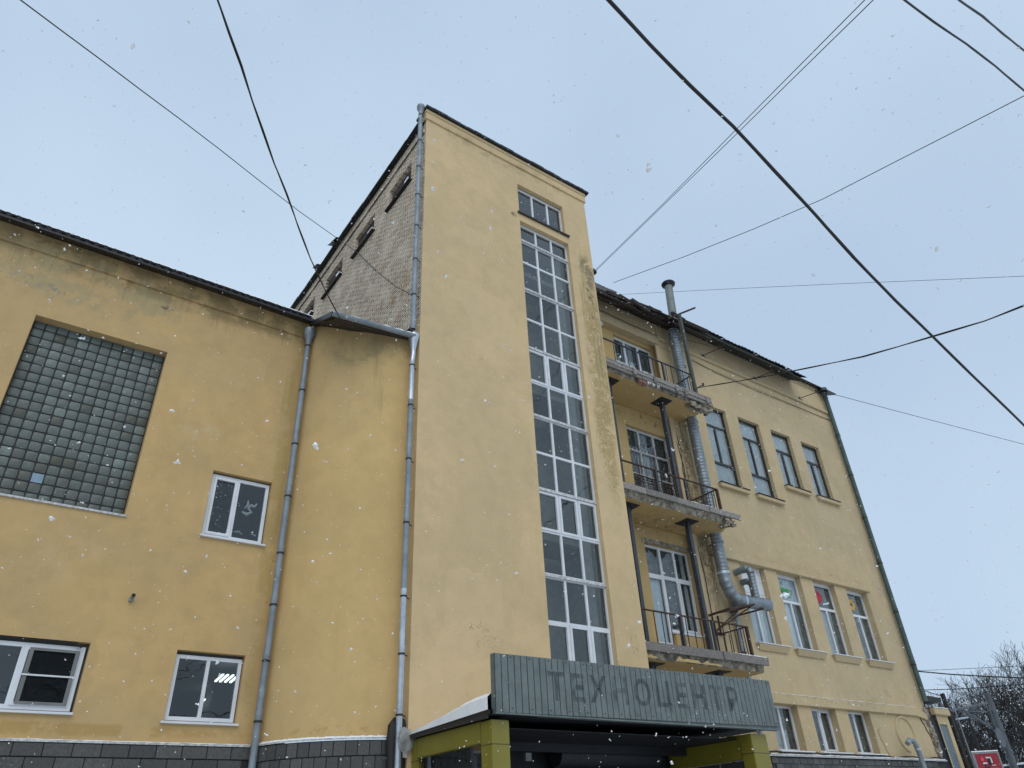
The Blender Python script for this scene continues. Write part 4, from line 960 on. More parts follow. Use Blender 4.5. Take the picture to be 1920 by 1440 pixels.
# ------------------------------------------------------------------ drainpipes
def lathe_z(m, x, y, prof, n=16):
    o = len(m.v)
    for (r, z) in prof:
        for k in range(n): a = math.tau * k / n; m.v.append((x + r * math.cos(a), y + r * math.sin(a), z))
    for i in range(len(prof) - 1):
        for k in range(n): m.f.append((o + i * n + k, o + i * n + (k + 1) % n, o + (i + 1) * n + (k + 1) % n, o + (i + 1) * n + k)); m.mi.append(0)
    return m
def drainpipe(name, x, y, r, zs, mat, label, funnel=None, wall=(0, .12), mats=None, brk=True):
    o = thing(name, (x, y, zs[-1]), label, 'drainpipe', 'drainpipes on the facades')
    for i in range(len(zs) - 1):
        a, b = zs[i], zs[i + 1]
        m = lathe_z(MB(), x + rnd.uniform(-.004, .004), y, [(r, b - .02), (r, a - .07), (r * 1.07, a - .06), (r * 1.07, a)])
        obj('pipe_section', m, (mats or {}).get(i, mat), o, smooth=True)
        if brk:
            m = lathe_z(MB(), x, y, [(r * 1.0, a - .16), (r * 1.16, a - .16), (r * 1.16, a - .125), (r, a - .125)])
            m.bar((x, y, a - .14), (x + wall[0], y + wall[1], a - .14), .015)
            obj('clamp', m, M['blacksteel'], o, smooth=True)
    if funnel:
        z = zs[0]; R_, h = funnel
        obj('funnel', lathe_z(MB(), x, y, [(r, z - .03), (r * 1.1, z), (R_ * .92, z + h * .5), (R_, z + h * .55), (R_, z + h), (R_ * .86, z + h)]), mat, o, smooth=True)
    return o
drainpipe('drainpipe', 4.33, 13.58, .062, [11.72, 10.5, 9.15, 7.95, 6.75, 5.75, 4.75, 3.75, 2.75, 1.7, .5], M['zinc'], 'grey drainpipe in the corner between the ochre wall and the curved bay', (.125, .34))
drainpipe('drainpipe', 6.255, 12.08, .060, [19.85, 18.7, 17.6, 16.5, 15.35, 14.2, 13.05, 11.9], M['zinc'], 'upper grey drainpipe on the brick wall beside the tower corner', (.12, .26), wall=(.14, 0))
p2 = drainpipe('drainpipe', 6.235, 12.02, .056, [10.95, 9.9, 8.6, 7.2, 5.75, 4.72, 3.72, 2.4, .6], M['zinc'], 'lower drainpipe left of the tower with bright new zinc lengths', None, wall=(.16, .1), mats={0: M['bright_zinc'], 4: M['bright_zinc'], 5: M['bright_zinc'], 6: M['bright_zinc']})
obj('funnel', lathe_z(MB(), 6.27, 12.06, [(.05, 11.10), (.06, 11.25), (.065, 11.30), (.125, 11.62), (.13, 11.66), (.13, 11.70), (.118, 11.70)]), M['bright_zinc'], p2, smooth=True)
obj('elbow', MB().tube([(6.27, 12.06, 11.27), (6.27, 12.06, 11.12), (6.24, 12.03, 10.98), (6.235, 12.02, 10.85)], [.055, .062, .058, .055], 14), M['bright_zinc'], p2, smooth=True)
drainpipe('drainpipe', 17.52, 13.27, .07, [16.8, 15.6, 14.4, 13.2, 12.0, 10.8, 9.6, 8.4, 7.2, 6.0, 4.8, 3.6, 2.4, .5], M['zinc'], 'thin blue-grey drainpipe running down behind the thick ventilation duct')
drainpipe('drainpipe', 26.62, 13.26, .085, [17.25, 15.4, 13.6, 11.8, 10.0, 8.2, 6.4, 5.1], M['greenpipe'], 'dark green drainpipe down the far right edge of the side wing', (.17, .3))

# ------------------------------------------------------------------ ventilation duct
DU = thing('ventilation_duct', (17.1, 13.05, 6.9), 'thick galvanised ventilation duct climbing the side wing and bending into a window', 'duct')
def ribbed(pts, r, step=.11, k=1.045, n=18):
    P = []; pts = [Vector(p) for p in pts]
    for a, b in zip(pts[:-1], pts[1:]):
        N_ = max(1, int((b - a).length / step))
        for i in range(N_):
            P.append(a.lerp(b, i / N_)); 
    P.append(pts[-1]); Q = []; rs = []
    for i in range(len(P) - 1):
        for t_, f in ((0, k), (.12, k), (.2, 1), (.88, 1)): Q.append(P[i].lerp(P[i + 1], t_)); rs.append(r * f)
    Q.append(P[-1]); rs.append(r * k)
    return MB().tube(Q, rs, n)
m = ribbed([(17.02, 13.06, 16.75), (17.08, 13.06, 13.1)], .165); obj('duct_section', m, M['duct'], DU, smooth=True)
m = ribbed([(17.08, 13.06, 13.1), (17.08, 13.06, 10.3)], .165); obj('duct_section', m, M['duct'], DU, smooth=True)
m = ribbed([(17.08, 13.06, 10.3), (17.08, 13.06, 7.95)], .165); obj('duct_section', m, M['duct'], DU, smooth=True)
m = ribbed([(17.08, 13.06, 7.97), (17.08, 13.05, 7.72), (17.16, 13.02, 7.42), (17.32, 12.97, 7.24), (17.52, 12.92, 7.18)], .172, .14, 1.06); obj('elbow', m, M['duct'], DU, smooth=True)
obj('collar', MB().tube([(17.08, 13.06, 8.02), (17.08, 13.06, 7.94)], .186, 20), M['bright_zinc'], DU, smooth=True)
obj('collar', MB().tube([(17.50, 12.93, 7.19), (17.57, 12.92, 7.185)], .188, 20), M['bright_zinc'], DU, smooth=True)
m = MB().tube([(17.5, 12.93, 7.19), (18.0, 12.88, 7.19), (18.52, 12.84, 7.19)], [.17, .165, .165], 20); obj('duct_section', m, M['duct'], DU, smooth=True)
obj('end_cap', MB().tube([(18.50, 12.842, 7.19), (18.56, 12.838, 7.19)], .172, 20), M['zinc'], DU, smooth=True)
for (dx, dy, zt2, rr_) in ((18.12, 12.88, 8.08, .10), (18.34, 13.10, 7.80, .085)):
    m = ribbed([(dx, dy, 7.28), (dx, dy, zt2)], rr_, .09, 1.05, 14); obj('duct_section', m, M['duct'], DU, smooth=True)
    m = ribbed([(dx, dy, zt2), (dx, dy + .03, zt2 + .10), (dx - .03, dy + .12, zt2 + .17), (dx - .04, dy + .26, zt2 + .18)], rr_ * 1.05, .07, 1.06, 14); obj('elbow', m, M['duct'], DU, smooth=True)
    m = MB().tube([(dx - .04, dy + .22, zt2 + .18), (dx - .05, 13.74, zt2 + .16)], rr_, 14); obj('duct_section', m, M['zinc'], DU, smooth=True)
for z_ in (15.2, 13.0, 10.4, 8.9):
    obj('clamp', MB().tube([(17.1, 13.06, z_), (17.1, 13.06, z_ + .05)], .182, 18).bar((17.1, 13.2, z_ + .02), (17.1, 13.42, z_ + .02), .03), M['zinc'], DU, smooth=True)
ST = thing('vent_stack', (17.3, 13.1, 16.8), 'grey-green vent stack with a round cap rising above the ragged roof edge', 'vent')
obj('stack', MB().tube([(17.16, 13.06, 16.75), (17.25, 13.08, 17.3), (17.40, 13.1, 19.02)], [.15, .15, .145], 18), M['stackgreen'], ST, smooth=True)
obj('mesh_collar', ribbed([(17.17, 13.06, 16.8), (17.25, 13.08, 17.5)], .156, .08, 1.03), M['duct'], ST, smooth=True)
obj('cap', lathe_z(MB(), 17.41, 13.1, [(.15, 18.98), (.25, 19.06), (.26, 19.11), (.24, 19.14), (.02, 19.15)], 20), M['blackroof'], ST, smooth=True)
BR = thing('duct_bracket', (16.8, 13.0, 6.5), 'rusty black welded bracket under the elbow of the ventilation duct', 'bracket')
m = MB()
for yy in (12.62, 13.1):
    m.bar((16.45, yy, 6.78), (17.45, yy - .1, 7.00), .045); m.bar((16.6, 13.35, 6.36), (17.42, yy - .05, 6.98), .035)
m.bar((16.45, 12.62, 6.78), (16.45, 13.38, 6.78), .05); m.bar((17.42, 12.5, 6.99), (17.45, 13.38, 6.99), .04)
m.bar((16.62, 13.38, 6.32), (17.0, 13.38, 6.32), .06); m.bar((16.6, 13.38, 6.30), (16.6, 13.38, 6.82), .04); m.bar((16.85, 13.38, 6.30), (16.85, 13.38, 6.82), .04)
obj('frame', m, M['rust'], BR); m = MB().bar((17.7, 13.38, 6.92), (18.15, 12.75, 7.02), .04).bar((17.7, 13.38, 6.85), (17.7, 13.38, 7.05), .05); obj('arm', m, M['rust'], BR)

# ------------------------------------------------------------------ entrance canopy
CP = thing('entrance_canopy', (9.7, 10.8, 0), 'entrance porch with a grey profiled fascia, olive frame and dark interior', 'canopy')
FX0, FX1, FYc, FZ0, FZ1 = 6.47, 13.08, 9.45, 3.27, 4.10
slope = .05
m = MB(); m.box(FX0, FX1, FYc + .03, FYc + .10, FZ0, FZ1 - .02); FB = obj('fascia_core', m, M['fascia'], CP)
n = 54; pw = (FX1 - FX0) / n
for k in range(n):
    a = FX0 + k * pw; zt_ = FZ1 + slope * k / n; g0 = .016
    m = MB(); zb = FZ0 + .05 * k / n
    y0, y1 = FYc, FYc + .03
    prof = [(a, y1), (a + g0 * .5, y1), (a + g0, y0), (a + pw - .003, y0), (a + pw - .001, y0 + .012), (a + pw, y1)]
    for (u, v) in prof: m.v += [(u, v, zb), (u, v, zt_)]
    for i in range(len(prof) - 1): m.f.append((2 * i, 2 * i + 2, 2 * i + 3, 2 * i + 1)); m.mi.append(0)
    m.f.append(tuple(2 * i for i in range(len(prof)))); m.mi.append(0); m.f.append(tuple(2 * i + 1 for i in reversed(range(len(prof))))); m.mi.append(0)
    obj('fascia_strip', m, M['fascia'], CP)
m = MB(); 
for k in range(2, n, 3):
    a = FX0 + (k + .5) * pw
    for zz in (FZ0 + .06, FZ1 - .04): m.tube([(a, FYc - .008, zz + .04 * k / n), (a, FYc, zz + .04 * k / n)], .010, 6)
obj('screws', m, M['blacksteel'], CP, kind='stuff')
m = MB(); a_ = [(FX0 - .002, FYc + .02), (FX0 + .0, FYc + .30)]
m.quad((FX0 - .003, FYc + .003, FZ0), (FX0 - .003, FYc + .10, FZ0), (FX0 - .003, FYc + .10, FZ1), (FX0 - .003, FYc + .003, FZ1))
m.quad((FX1 + .003, FYc + .003, FZ0 + .05), (FX1 + .003, FYc + .10, FZ0 + .05), (FX1 + .003, FYc + .10, FZ1 + .05), (FX1 + .003, FYc + .003, FZ1 + .05))
m.box(FX0, FX1, FYc - .006, FYc + .12, FZ0 - .022, FZ0 - .003)
obj('fascia_return', m, M['fascia'], CP)
# ghost lettering
cu = bpy.data.curves.new('lettering', 'FONT'); cu.body = 'ТЕХНОЦЕНТР'; cu.size = .56; cu.space_character = 1.32; cu.resolution_u = 3; cu.offset = .014
tmp = bpy.data.objects.new('tmp', cu); COL.objects.link(tmp)
lm = bpy.data.meshes.new_from_object(tmp); bpy.data.objects.remove(tmp)
xs_ = [v.co.x for v in lm.vertices]; x0, x1 = min(xs_), max(xs_); sx = (12.02 - 7.48) / (x1 - x0)
for v in lm.vertices:
    v.co = Vector((7.48 + (v.co.x - x0) * sx, FYc - .002, 3.50 + v.co.y * .98 + .01 * (v.co.x - x0) * sx)) - CP.location
lm.materials.append(M['ghost'])
lo = bpy.data.objects.new('letter_ghosts', lm); COL.objects.link(lo); lo.parent = CP; lo['label'] = 'faded dark ghost lettering of the word ТЕХНОЦЕНТР'
# roof, ceiling and frame
m = MB(); m.add([(FX0 - .06, 9.5, 3.24), (13.1, 9.5, 3.3), (13.1, 11.99, 3.3), (FX0 - .06, 11.99, 3.22), (FX0 - .06, 9.5, 3.31), (13.1, 9.5, 3.37), (13.1, 11.99, 3.37), (FX0 - .06, 11.99, 3.27)],
                [(0, 3, 2, 1), (4, 5, 6, 7), (0, 4, 7, 3), (1, 2, 6, 5)])
obj('roof', m, M['blackroof'], CP)
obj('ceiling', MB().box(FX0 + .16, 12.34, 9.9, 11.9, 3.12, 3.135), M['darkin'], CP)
for k in range(0): obj('ceiling_beam', MB().box(FX0 + .1, 13, 9.8 + k * .48, 9.86 + k * .48, 3.15, 3.235), M['darkin'], CP)
m = MB(); r3 = random.Random(2); N_ = 26
for i in range(N_ + 1):
    y = 9.55 + 2.40 * i / N_; h_ = .23 * min(1, (1 - i / N_) * 1.25) ** .8 + .012 + r3.uniform(-.006, .008)
    zb = 3.315 - .045 * i / N_
    m.v += [(FX0 - .07, y, zb), (FX0 - .08 + r3.uniform(-.01, .01), y, zb + h_ * .7), (FX0 + .02, y, zb + h_), (FX0 + 1.4, y, zb + h_ + .02), (13.0, y, zb + h_ * .9)]
for i in range(N_):
    for j in range(4): a = 5 * i + j; m.f.append((a, a + 5, a + 6, a + 1)); m.mi.append(0)
obj('snow', m, M['snow'], CP, smooth=True)
obj('drip_edge', jitter(MB().box(FX0 - .085, FX0 - .06, 9.55, 11.98, 3.20, 3.25), .006, 3), M['blacksteel'], CP)
def col(x0, x1, y0, y1, lab=None):
    obj('frame_column', MB().box(x0, x1, y0, y1, 0, 3.19), M['olive'], CP, bevel=.012, label=lab)
    obj('joint_line', MB().box(x0 - .002, x1 + .002, y0 - .002, y1 + .002, 2.86, 2.868), M['darkin'], CP)
col(6.47, 6.80, 9.58, 9.86, 'front left olive column'); col(12.33, 12.80, 9.58, 9.86, 'front right olive column')
col(6.47, 6.62, 11.80, 11.98); col(12.5, 12.80, 11.7, 11.98)
obj('side_beam', MB().box(6.475, 6.60, 9.86, 11.80, 2.90, 3.20), M['olive'], CP, bevel=.01)
obj('side_beam', MB().box(12.36, 12.50, 9.86, 11.70, 2.78, 3.20), M['olive'], CP, bevel=.01)
obj('side_glass', MB().box(6.52, 6.54, 9.86, 11.80, .4, 2.90), M['glass'], CP)
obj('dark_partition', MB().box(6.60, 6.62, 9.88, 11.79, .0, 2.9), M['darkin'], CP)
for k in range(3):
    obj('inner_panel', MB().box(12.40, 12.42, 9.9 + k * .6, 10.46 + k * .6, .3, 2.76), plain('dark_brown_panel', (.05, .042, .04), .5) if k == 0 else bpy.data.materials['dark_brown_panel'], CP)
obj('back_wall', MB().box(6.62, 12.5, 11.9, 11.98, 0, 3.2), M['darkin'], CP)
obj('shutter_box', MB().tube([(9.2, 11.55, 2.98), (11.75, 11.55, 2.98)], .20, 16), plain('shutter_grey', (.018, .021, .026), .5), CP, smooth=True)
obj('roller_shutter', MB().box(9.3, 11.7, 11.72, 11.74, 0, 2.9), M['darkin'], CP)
obj('beam', MB().box(7.0, 12.3, 11.2, 11.3, 2.98, 3.12), plain('beam_dark', (.012, .014, .018), .5), CP)
obj('junction_box', MB().box(8.05, 8.17, 10.9, 10.96, 2.80, 2.92), M['greybox'], CP)

# ------------------------------------------------------------------ plastic bag on the pipe
m = MB(); r3 = random.Random(4); n, k_ = 12, 16
for i in range(n + 1):
    t_ = i / n; z = 3.38 - t_ * .46; rr_ = .03 + .10 * math.sin(math.pi * min(1, t_ * 1.15 + .04)) ** .7
    for j in range(k_):
        a = j * math.tau / k_; q = 1 + .28 * math.sin(3 * a + 5 * t_) + r3.uniform(-.12, .12)
        m.v.append((6.30 + rr_ * q * math.cos(a) * 1.15 + .04 * t_, 11.96 + rr_ * q * math.sin(a) * .8, z + r3.uniform(-.01, .01)))
for i in range(n):
    for j in range(k_): m.f.append((i * k_ + j, i * k_ + (j + 1) % k_, (i + 1) * k_ + (j + 1) % k_, (i + 1) * k_ + j)); m.mi.append(0)
BG = thing('plastic_bag', (6.30, 11.96, 2.9), 'crumpled translucent bag tied round the drainpipe beside the canopy', 'bag')
obj('bag_skin', m, M['bag'], BG, smooth=True)
obj('black_wrap', jitter(MB().tube([(6.2, 12.12, 3.55), (6.16, 12.10, 3.4), (6.14, 12.1, 3.2), (6.15, 12.1, 2.6)], [.03, .085, .09, .06], 8), .012, 2), M['cable'], BG, smooth=True)
obj('black_wrap', jitter(MB().tube([(6.26, 12.1, 3.58), (6.33, 12.08, 3.5), (6.35, 12.06, 3.3), (6.34, 12.08, 2.6)], [.03, .05, .05, .05], 8), .012, 3), M['cable'], BG, smooth=True)

# ------------------------------------------------------------------ small wall things
o = thing('wall_pipe_stub', (1.95, 13.8, 5.5), 'short open pipe stub poking out of the ochre wall', 'pipe')
m = MB().tube([(1.95, 13.82, 5.47), (1.95, 13.66, 5.50)], .032, 12, cap=False); obj('tube', m, M['zinc'], o, smooth=True)
obj('bore', MB().tube([(1.95, 13.675, 5.497), (1.95, 13.673, 5.498)], .025, 12), M['darkin'], o)
obj('bracket', MB().box(1.91, 1.97, 13.74, 13.80, 5.42, 5.47), M['zinc'], o)
for i, (x, lb) in enumerate(((18.92, 'thin steel bracket on the frieze, nearest the roof post'), (21.87, 'thin steel bracket in the middle of the frieze'), (24.74, 'thin steel bracket on the frieze nearest the far corner of the wing'))):
    o = thing('wire_bracket', (x, 13.4, 16.5), lb, 'bracket', 'steel brackets along the frieze')
    obj('rod', MB().bar((x, 13.4, 16.55), (x, 12.6, 16.42), .022), M['rust'], o)
    obj('wall_plate', MB().box(x - .11, x + .11, 13.33, 13.36, 16.42, 16.50).bar((x, 13.37, 16.35), (x, 13.37, 16.62), .03), M['blacksteel'], o)
    obj('clamp', MB().box(x - .09, x + .09, 12.56, 12.60, 16.47, 16.49).box(x - .09, x + .09, 12.56, 12.60, 16.37, 16.39).box(x - .09, x - .07, 12.56, 12.60, 16.37, 16.49).box(x + .07, x + .09, 12.56, 12.60, 16.37, 16.49), M['rust'], o)
o = thing('cable_anchor', (12.5, 12.2, 16.7), 'black bracket on the right edge of the tower holding a pair of thin wires', 'bracket')
obj('block', MB().box(12.40, 12.66, 12.10, 12.20, 16.66, 16.78), M['blacksteel'], o, bevel=.01)
obj('pin', MB().tube([(12.60, 12.15, 16.60), (12.60, 12.15, 16.86)], .02, 8), M['blacksteel'], o)
o = thing('wall_lamp', (13.72, 13.5, 16.0), 'small white lamp head in the top balcony recess', 'lamp')
obj('shade', MB().tube([(13.74, 13.45, 16.05), (13.76, 13.35, 15.95), (13.77, 13.30, 15.86)], [.05, .085, .06], 10), M['white'], o, smooth=True)
obj('arm', MB().bar((13.72, 13.62, 16.0), (13.74, 13.45, 16.05), .03), M['greybox'], o)
o = thing('bent_vent_pipe', (24.6, 13.0, 2.0), 'thick grey pipe with a bent top standing in front of the ring moulding', 'pipe')
obj('pipe', MB().tube([(24.20, 13.02, 3.72), (24.36, 13.0, 3.82), (24.52, 12.98, 3.80), (24.62, 12.98, 3.62), (24.66, 12.98, 3.4), (24.70, 12.98, 0)], .075, 14), M['zinc'], o, smooth=True)
obj('collar', MB().tube([(24.62, 12.98, 3.60), (24.63, 12.98, 3.54)], .09, 14), M['bright_zinc'], o, smooth=True)

# ------------------------------------------------------------------ annex at the far end of the wing
AN = thing('annex', (27.6, 13.6, 0), 'low yellow annex with a blue-grey panel just beyond the far corner of the wing', 'building')
m = MB(); m.plate(13.4, 27.28, 28.05, 0, 4.72, [(27.34, 27.84, .4, 4.44, .05)]); m.quad((28.05, 13.4, 0), (28.05, 18, 0), (28.05, 18, 4.7), (28.05, 13.4, 4.7)); obj('wall', m, M['wing_paint'], AN)
obj('panel', MB().box(27.33, 27.85, 13.44, 13.46, .4, 4.45), M['annexblue'], AN)
obj('cornice', jitter(MB().box(27.1, 28.14, 13.30, 13.6, 4.72, 4.93), .012, 3), M['wing_paint'], AN, bevel=.02)
snow_strip(AN, [(27.15, 13.29, 4.935), (28.1, 13.29, 4.935)], .2, .03, 14)
obj('gap_shade_fill', MB().box(26.76, 27.27, 13.45, 13.9, 0, 4.95), M['darkin'], AN)  # near-black box filling the gap beside the wing, its shade put into the colour
obj('roof', jitter(MB().box(26.9, 29.0, 13.9, 20, 5.25, 5.45), .03, 5), M['slate'], AN)
obj('back_wall', MB().box(26.9, 28.8, 14.4, 19.8, 0, 5.25), plain('sooty_wall', (.06, .06, .055), .9), AN)
snow_strip(AN, [(26.95, 13.89, 5.46), (28.9, 13.89, 5.46)], .3, .03, 15)

# ------------------------------------------------------------------ things at the far right
PO = thing('grey_mast', (35.9, 15.2, 0), 'thick grey street mast in front of the bare trees, carrying a tubular frame', 'mast')
obj('shaft', MB().tube([(35.9, 15.2, 0), (35.9, 15.2, 3), (35.9, 15.2, 6.2)], [.17, .155, .13], 12), M['mastgrey'], PO, smooth=True)
OF = (35.0 - 34.3)
m = MB()
f_ = lambda x, y, z: (x, y, z)
m.tube([(30.6, 14.45, 5.15), (34.0, 14.5, 5.62)], .045, 8); m.tube([(34.0, 14.5, 5.62), (34.4, 14.75, 4.78)], .05, 8)
m.tube([(31.9, 14.6, 5.28), (34.95, 14.85, 4.62)], .05, 8); m.tube([(31.6, 14.6, 5.22), (33.9, 14.6, 5.30)], .03, 8); m.tube([(34.4, 14.75, 4.78), (35.8, 15.15, 4.3)], .04, 8)
m.tube([(34.0, 14.5, 5.62), (35.85, 15.2, 5.5)], .03, 8)
obj('tubular_frame', m, M['mastgrey'], PO, smooth=True)
m = MB(); m.tube([(34.49, 14.68, 4.40), (34.488, 14.72, 4.40)], .36, 24); obj('round_plate', m, M['mastgrey'], PO, smooth=True, label='round grey plate seen almost edge on')
WP = thing('wooden_pole', (29.3, 13.9, 0), 'dark old pole with cables beside the annex', 'pole')
obj('shaft', jitter(MB().tube([(29.3, 13.9, 0), (29.3, 13.9, 2), (29.3, 13.9, 4), (29.3, 13.9, 5.6)], [.11, .10, .09, .08], 9), .008, 2), M['bark'], WP, smooth=True)
obj('strut', MB().tube([(30.0, 13.9, 0), (29.45, 13.9, 5.0)], .07, 8), M['bark'], WP)
obj('conduit', MB().tube([(29.5, 13.75, 0), (29.5, 13.75, 5.1)], .025, 6), M['zinc'], WP)
TP = thing('thin_lamp_post', (34.2, 15.5, 0), 'thin dark post with a pale arm seen against the trees', 'post')
obj('shaft', MB().tube([(33.7, 15.3, 0), (33.7, 15.3, 5.1)], .05, 8), M['blacksteel'], TP, smooth=True)
obj('arm', MB().tube([(33.1, 15.5, 5.12), (33.7, 15.3, 5.18)], .035, 8), M['bright_zinc'], TP, smooth=True)
# red poster cabinet
CB = thing('poster_cabinet', (28.5, 12.75, 0), 'grey cabinet on a leg with a red poster, at the lower right corner', 'sign')
P0, P1, P2 = Vector((28.09, 13.04, 0)), Vector((28.79, 12.50, 0)), Vector((29.22, 12.72, 0))
P3 = P0 + (P2 - P1)
m = MB(); zt_, zb_ = 3.56, 2.4
m.add([tuple(p + Vector((0, 0, zb_))) for p in (P0, P1, P2, P3)] + [tuple(p + Vector((0, 0, zt_))) for p in (P0, P1, P2, P3)], [(0, 1, 5, 4), (1, 2, 6, 5), (2, 3, 7, 6), (3, 0, 4, 7), (4, 5, 6, 7), (3, 2, 1, 0)])
obj('cabinet', m, M['greybox'], CB)
u = (P1 - P0).normalized(); nrm = Vector((u.y, -u.x, 0))
def onp(s, z, d=.006): return tuple(P0 + u * s + nrm * d + Vector((0, 0, z)))
L = (P1 - P0).length
m = MB().quad(onp(.07, 2.45), onp(L - .06, 2.45), onp(L - .06, 3.50), onp(.07, 3.50)); obj('poster', m, M['red'], CB)
m = MB()   # pale pictogram and lines of print
for (a, b, z0, z1) in ((.40, .58, 3.36, 3.40), (.54, .58, 3.22, 3.40), (.26, .40, 3.20, 3.24), (.52, .66, 3.14, 3.16), (.46, .70, 3.04, 3.06), (.50, .74, 2.97, 2.99)):
    m.quad(onp(a, z0, .009), onp(b, z0, .009), onp(b, z1, .009), onp(a, z1, .009))
obj('poster_print', m, M['whiteprint'], CB)
m = MB()
for (a, b, z0, z1) in ((.43, .52, 3.14, 3.34), (.28, .34, 2.9, 3.18), (.36, .44, 2.8, 3.12)):
    m.quad(onp(a, z0, .008), onp(b, z0, .008), onp(b, z1, .008), onp(a, z1, .008))
obj('poster_print', m, M['darkin'], CB)
m = MB(); m.quad(onp(.22, 3.30, .009), onp(.32, 3.28, .009), onp(.33, 3.36, .009), onp(.27, 3.42, .009)); obj('poster_print', m, plain('bright_red', (.8, .05, .10), .5), CB)
obj('leg', MB().box(28.55, 28.75, 12.75, 12.9, 0, 2.4), M['greybox'], CB)
q = MB(); q.add([tuple(p + Vector((0, 0, zt_ + .002))) for p in (P0, P1, P2, P3)] + [tuple(p + Vector((0, 0, zt_ + .03))) for p in (P0, P1, P2, P3)], [(0, 1, 5, 4), (1, 2, 6, 5), (4, 5, 6, 7)]); obj('snow', q, M['snow'], CB)
# far wall sliver
FB_ = thing('far_building', (66, 26, 0), 'low pale yellow building far behind the trees at the right edge', 'building')
obj('wall', MB().box(58, 75, 24, 34, 0, 4.2), M['farpaint'], FB_); obj('roof', MB().box(57.6, 75.4, 23.6, 34.4, 4.2, 4.6), M['slate'], FB_); obj('snow', MB().box(57.6, 75.4, 23.5, 34.4, 4.602, 4.72), M['snow'], FB_)
for k in range(6): obj('window', MB().box(59 + k * 2.4, 60.2 + k * 2.4, 23.96, 24.0, 1.6, 3.2), M['darkin'], FB_)

# ------------------------------------------------------------------ bare trees
def tree_mesh(seed, h):
    r = random.Random(seed); T = MB(); Bm = MB()
    def grow(p, d, L, rad, lvl, m):
        n = 3 if lvl < 3 else 2; pts = [p]; rs = [rad]; q = Vector(p)
        for i in range(n):
            d = (d + Vector((r.uniform(-1, 1), r.uniform(-1, 1), r.uniform(-.5, .9))) * (.12 + .045 * lvl)).normalized()
            q = q + d * L / n; pts.append(Vector(q)); rs.append(rad * (1 - .42 * (i + 1) / n))
        m.tube(pts, [max(q_, .009) for q_ in rs], 6 if lvl < 2 else 3, cap=False)
        if lvl >= 5: return
        k = (4, 4, 3, 3, 4)[lvl]
        for i in range(k):
            t_ = r.uniform(.35, 1.0); idx = min(n - 1, int(t_ * n)); b = pts[idx].lerp(pts[idx + 1], t_ * n - idx)
            ax = Vector((r.uniform(-1, 1), r.uniform(-1, 1), r.uniform(-1, 1))).normalized()
            nd = (Matrix.Rotation(r.uniform(.35, .95), 3, d.cross(ax).normalized()) @ d).normalized(); nd.z += .12; nd.normalize()
            grow(b, nd, L * r.uniform(.58, .78), rs[idx] * r.uniform(.42, .62), lvl + 1, Bm if lvl >= 1 else T)
        grow(pts[-1], d, L * .72, rs[-1] * .85, lvl + 1, Bm if lvl >= 1 else T)
    grow(Vector((0, 0, 0)), Vector((0, 0, 1)), h * .30, h * .017, 0, T)
    s = h / max(v[2] for v in Bm.v)
    for mm in (T, Bm): mm.v = [(v[0] * s, v[1] * s, v[2] * s) for v in mm.v]
    return T, Bm
protos = []
for sd_, hh_ in ((1, 12.), (2, 12.), (3, 12.)):
    T, Bm = tree_mesh(sd_, hh_)
    protos.append((mesh_of('trunk', T, M['bark'], smooth=True), mesh_of('bare_crown', Bm, M['bark'])))
trees = [(63.6, 31.3, 10.7, 'leafless tree lowest on the left, partly behind the annex roof'), (57.6, 26.9, 10.4, 'leafless tree just right of the wing corner, behind the wooden pole'),
         (67.3, 29.7, 12.8, 'leafless tree with a fanned top left of the gap in the crowns'), (63.2, 26.3, 11.6, 'leafless tree behind the tubular frame'),
         (60.9, 23.2, 12.3, 'tall leafless tree near the right edge of the picture'), (57.0, 28.6, 9.4, 'thin leafless tree close behind the wing corner'), (66.5, 33.0, 11.4, 'leafless tree far back above the annex'), (71.5, 25.4, 14.1, 'tallest leafless tree, reaching the right edge'),
         (60.7, 20.2, 12.5, 'leafless tree cut by the right edge of the picture')]
for i, (x, y, h, lb) in enumerate(trees):
    tr, br = protos[i % 3]; o = thing('bare_tree', (x, y, 0), lb, 'tree', 'leafless trees beyond the building')
    s = h / 12.; o.rotation_euler = (0, 0, i * 1.9); o.scale = (s * 1.15, s * 1.15, s)
    for nm, me in (('trunk', tr), ('bare_crown', br)):
        c_ = bpy.data.objects.new(nm, me); COL.objects.link(c_); c_.parent = o

# ------------------------------------------------------------------ cables
def cable(pts, r, label, twist=0, kind='cable'):
    P = [Vector(p) for p in pts]; Q = []
    for a, b in zip(P[:-1], P[1:]):
        n_ = 10 if twist else 3
        for k in range(n_): Q.append(a.lerp(b, k / n_))
    Q.append(P[-1]); m = MB()
    if twist:
        L = 0; A, B2_ = [], []
        for i, q in enumerate(Q):
            if i: L += (q - Q[i - 1]).length
            ph = L * twist; off = Vector((math.cos(ph), math.sin(ph) * .5, math.sin(ph))) * r * .75; A.append(q + off); B2_.append(q - off)
        m.tube(A, r, 6); m.tube(B2_, r * .8, 6)
    else: m.tube(Q, r, 6)
    o = obj('overhead_cable', m, M['cable'], smooth=True, origin=tuple(P[0]))
    return tag(o, label, 'cable', 'overhead cables')
cable([(-6.66, 3.09, 7.74), (-2.02, 8.19, 11.79), (-1.56, 8.7, 12.19), (-1.03, 9.29, 12.66), (-0.39, 10.0, 13.21), (0.38, 10.85, 13.88), (1.32, 11.9, 14.69), (2.5, 13.24, 15.7), (4.03, 14.97, 17.03), (6.22, 17.55, 19.15)], .010, 'thin cable from the upper left corner to the brick side roof edge')
cable([(6.22, 17.55, 19.15), (6.33, 16.2, 17.6), (6.33, 14.6, 15.6), (6.30, 13.2, 14.0), (6.26, 12.15, 12.95)], .012, 'thin cable sagging across the brick wall to the drainpipe')
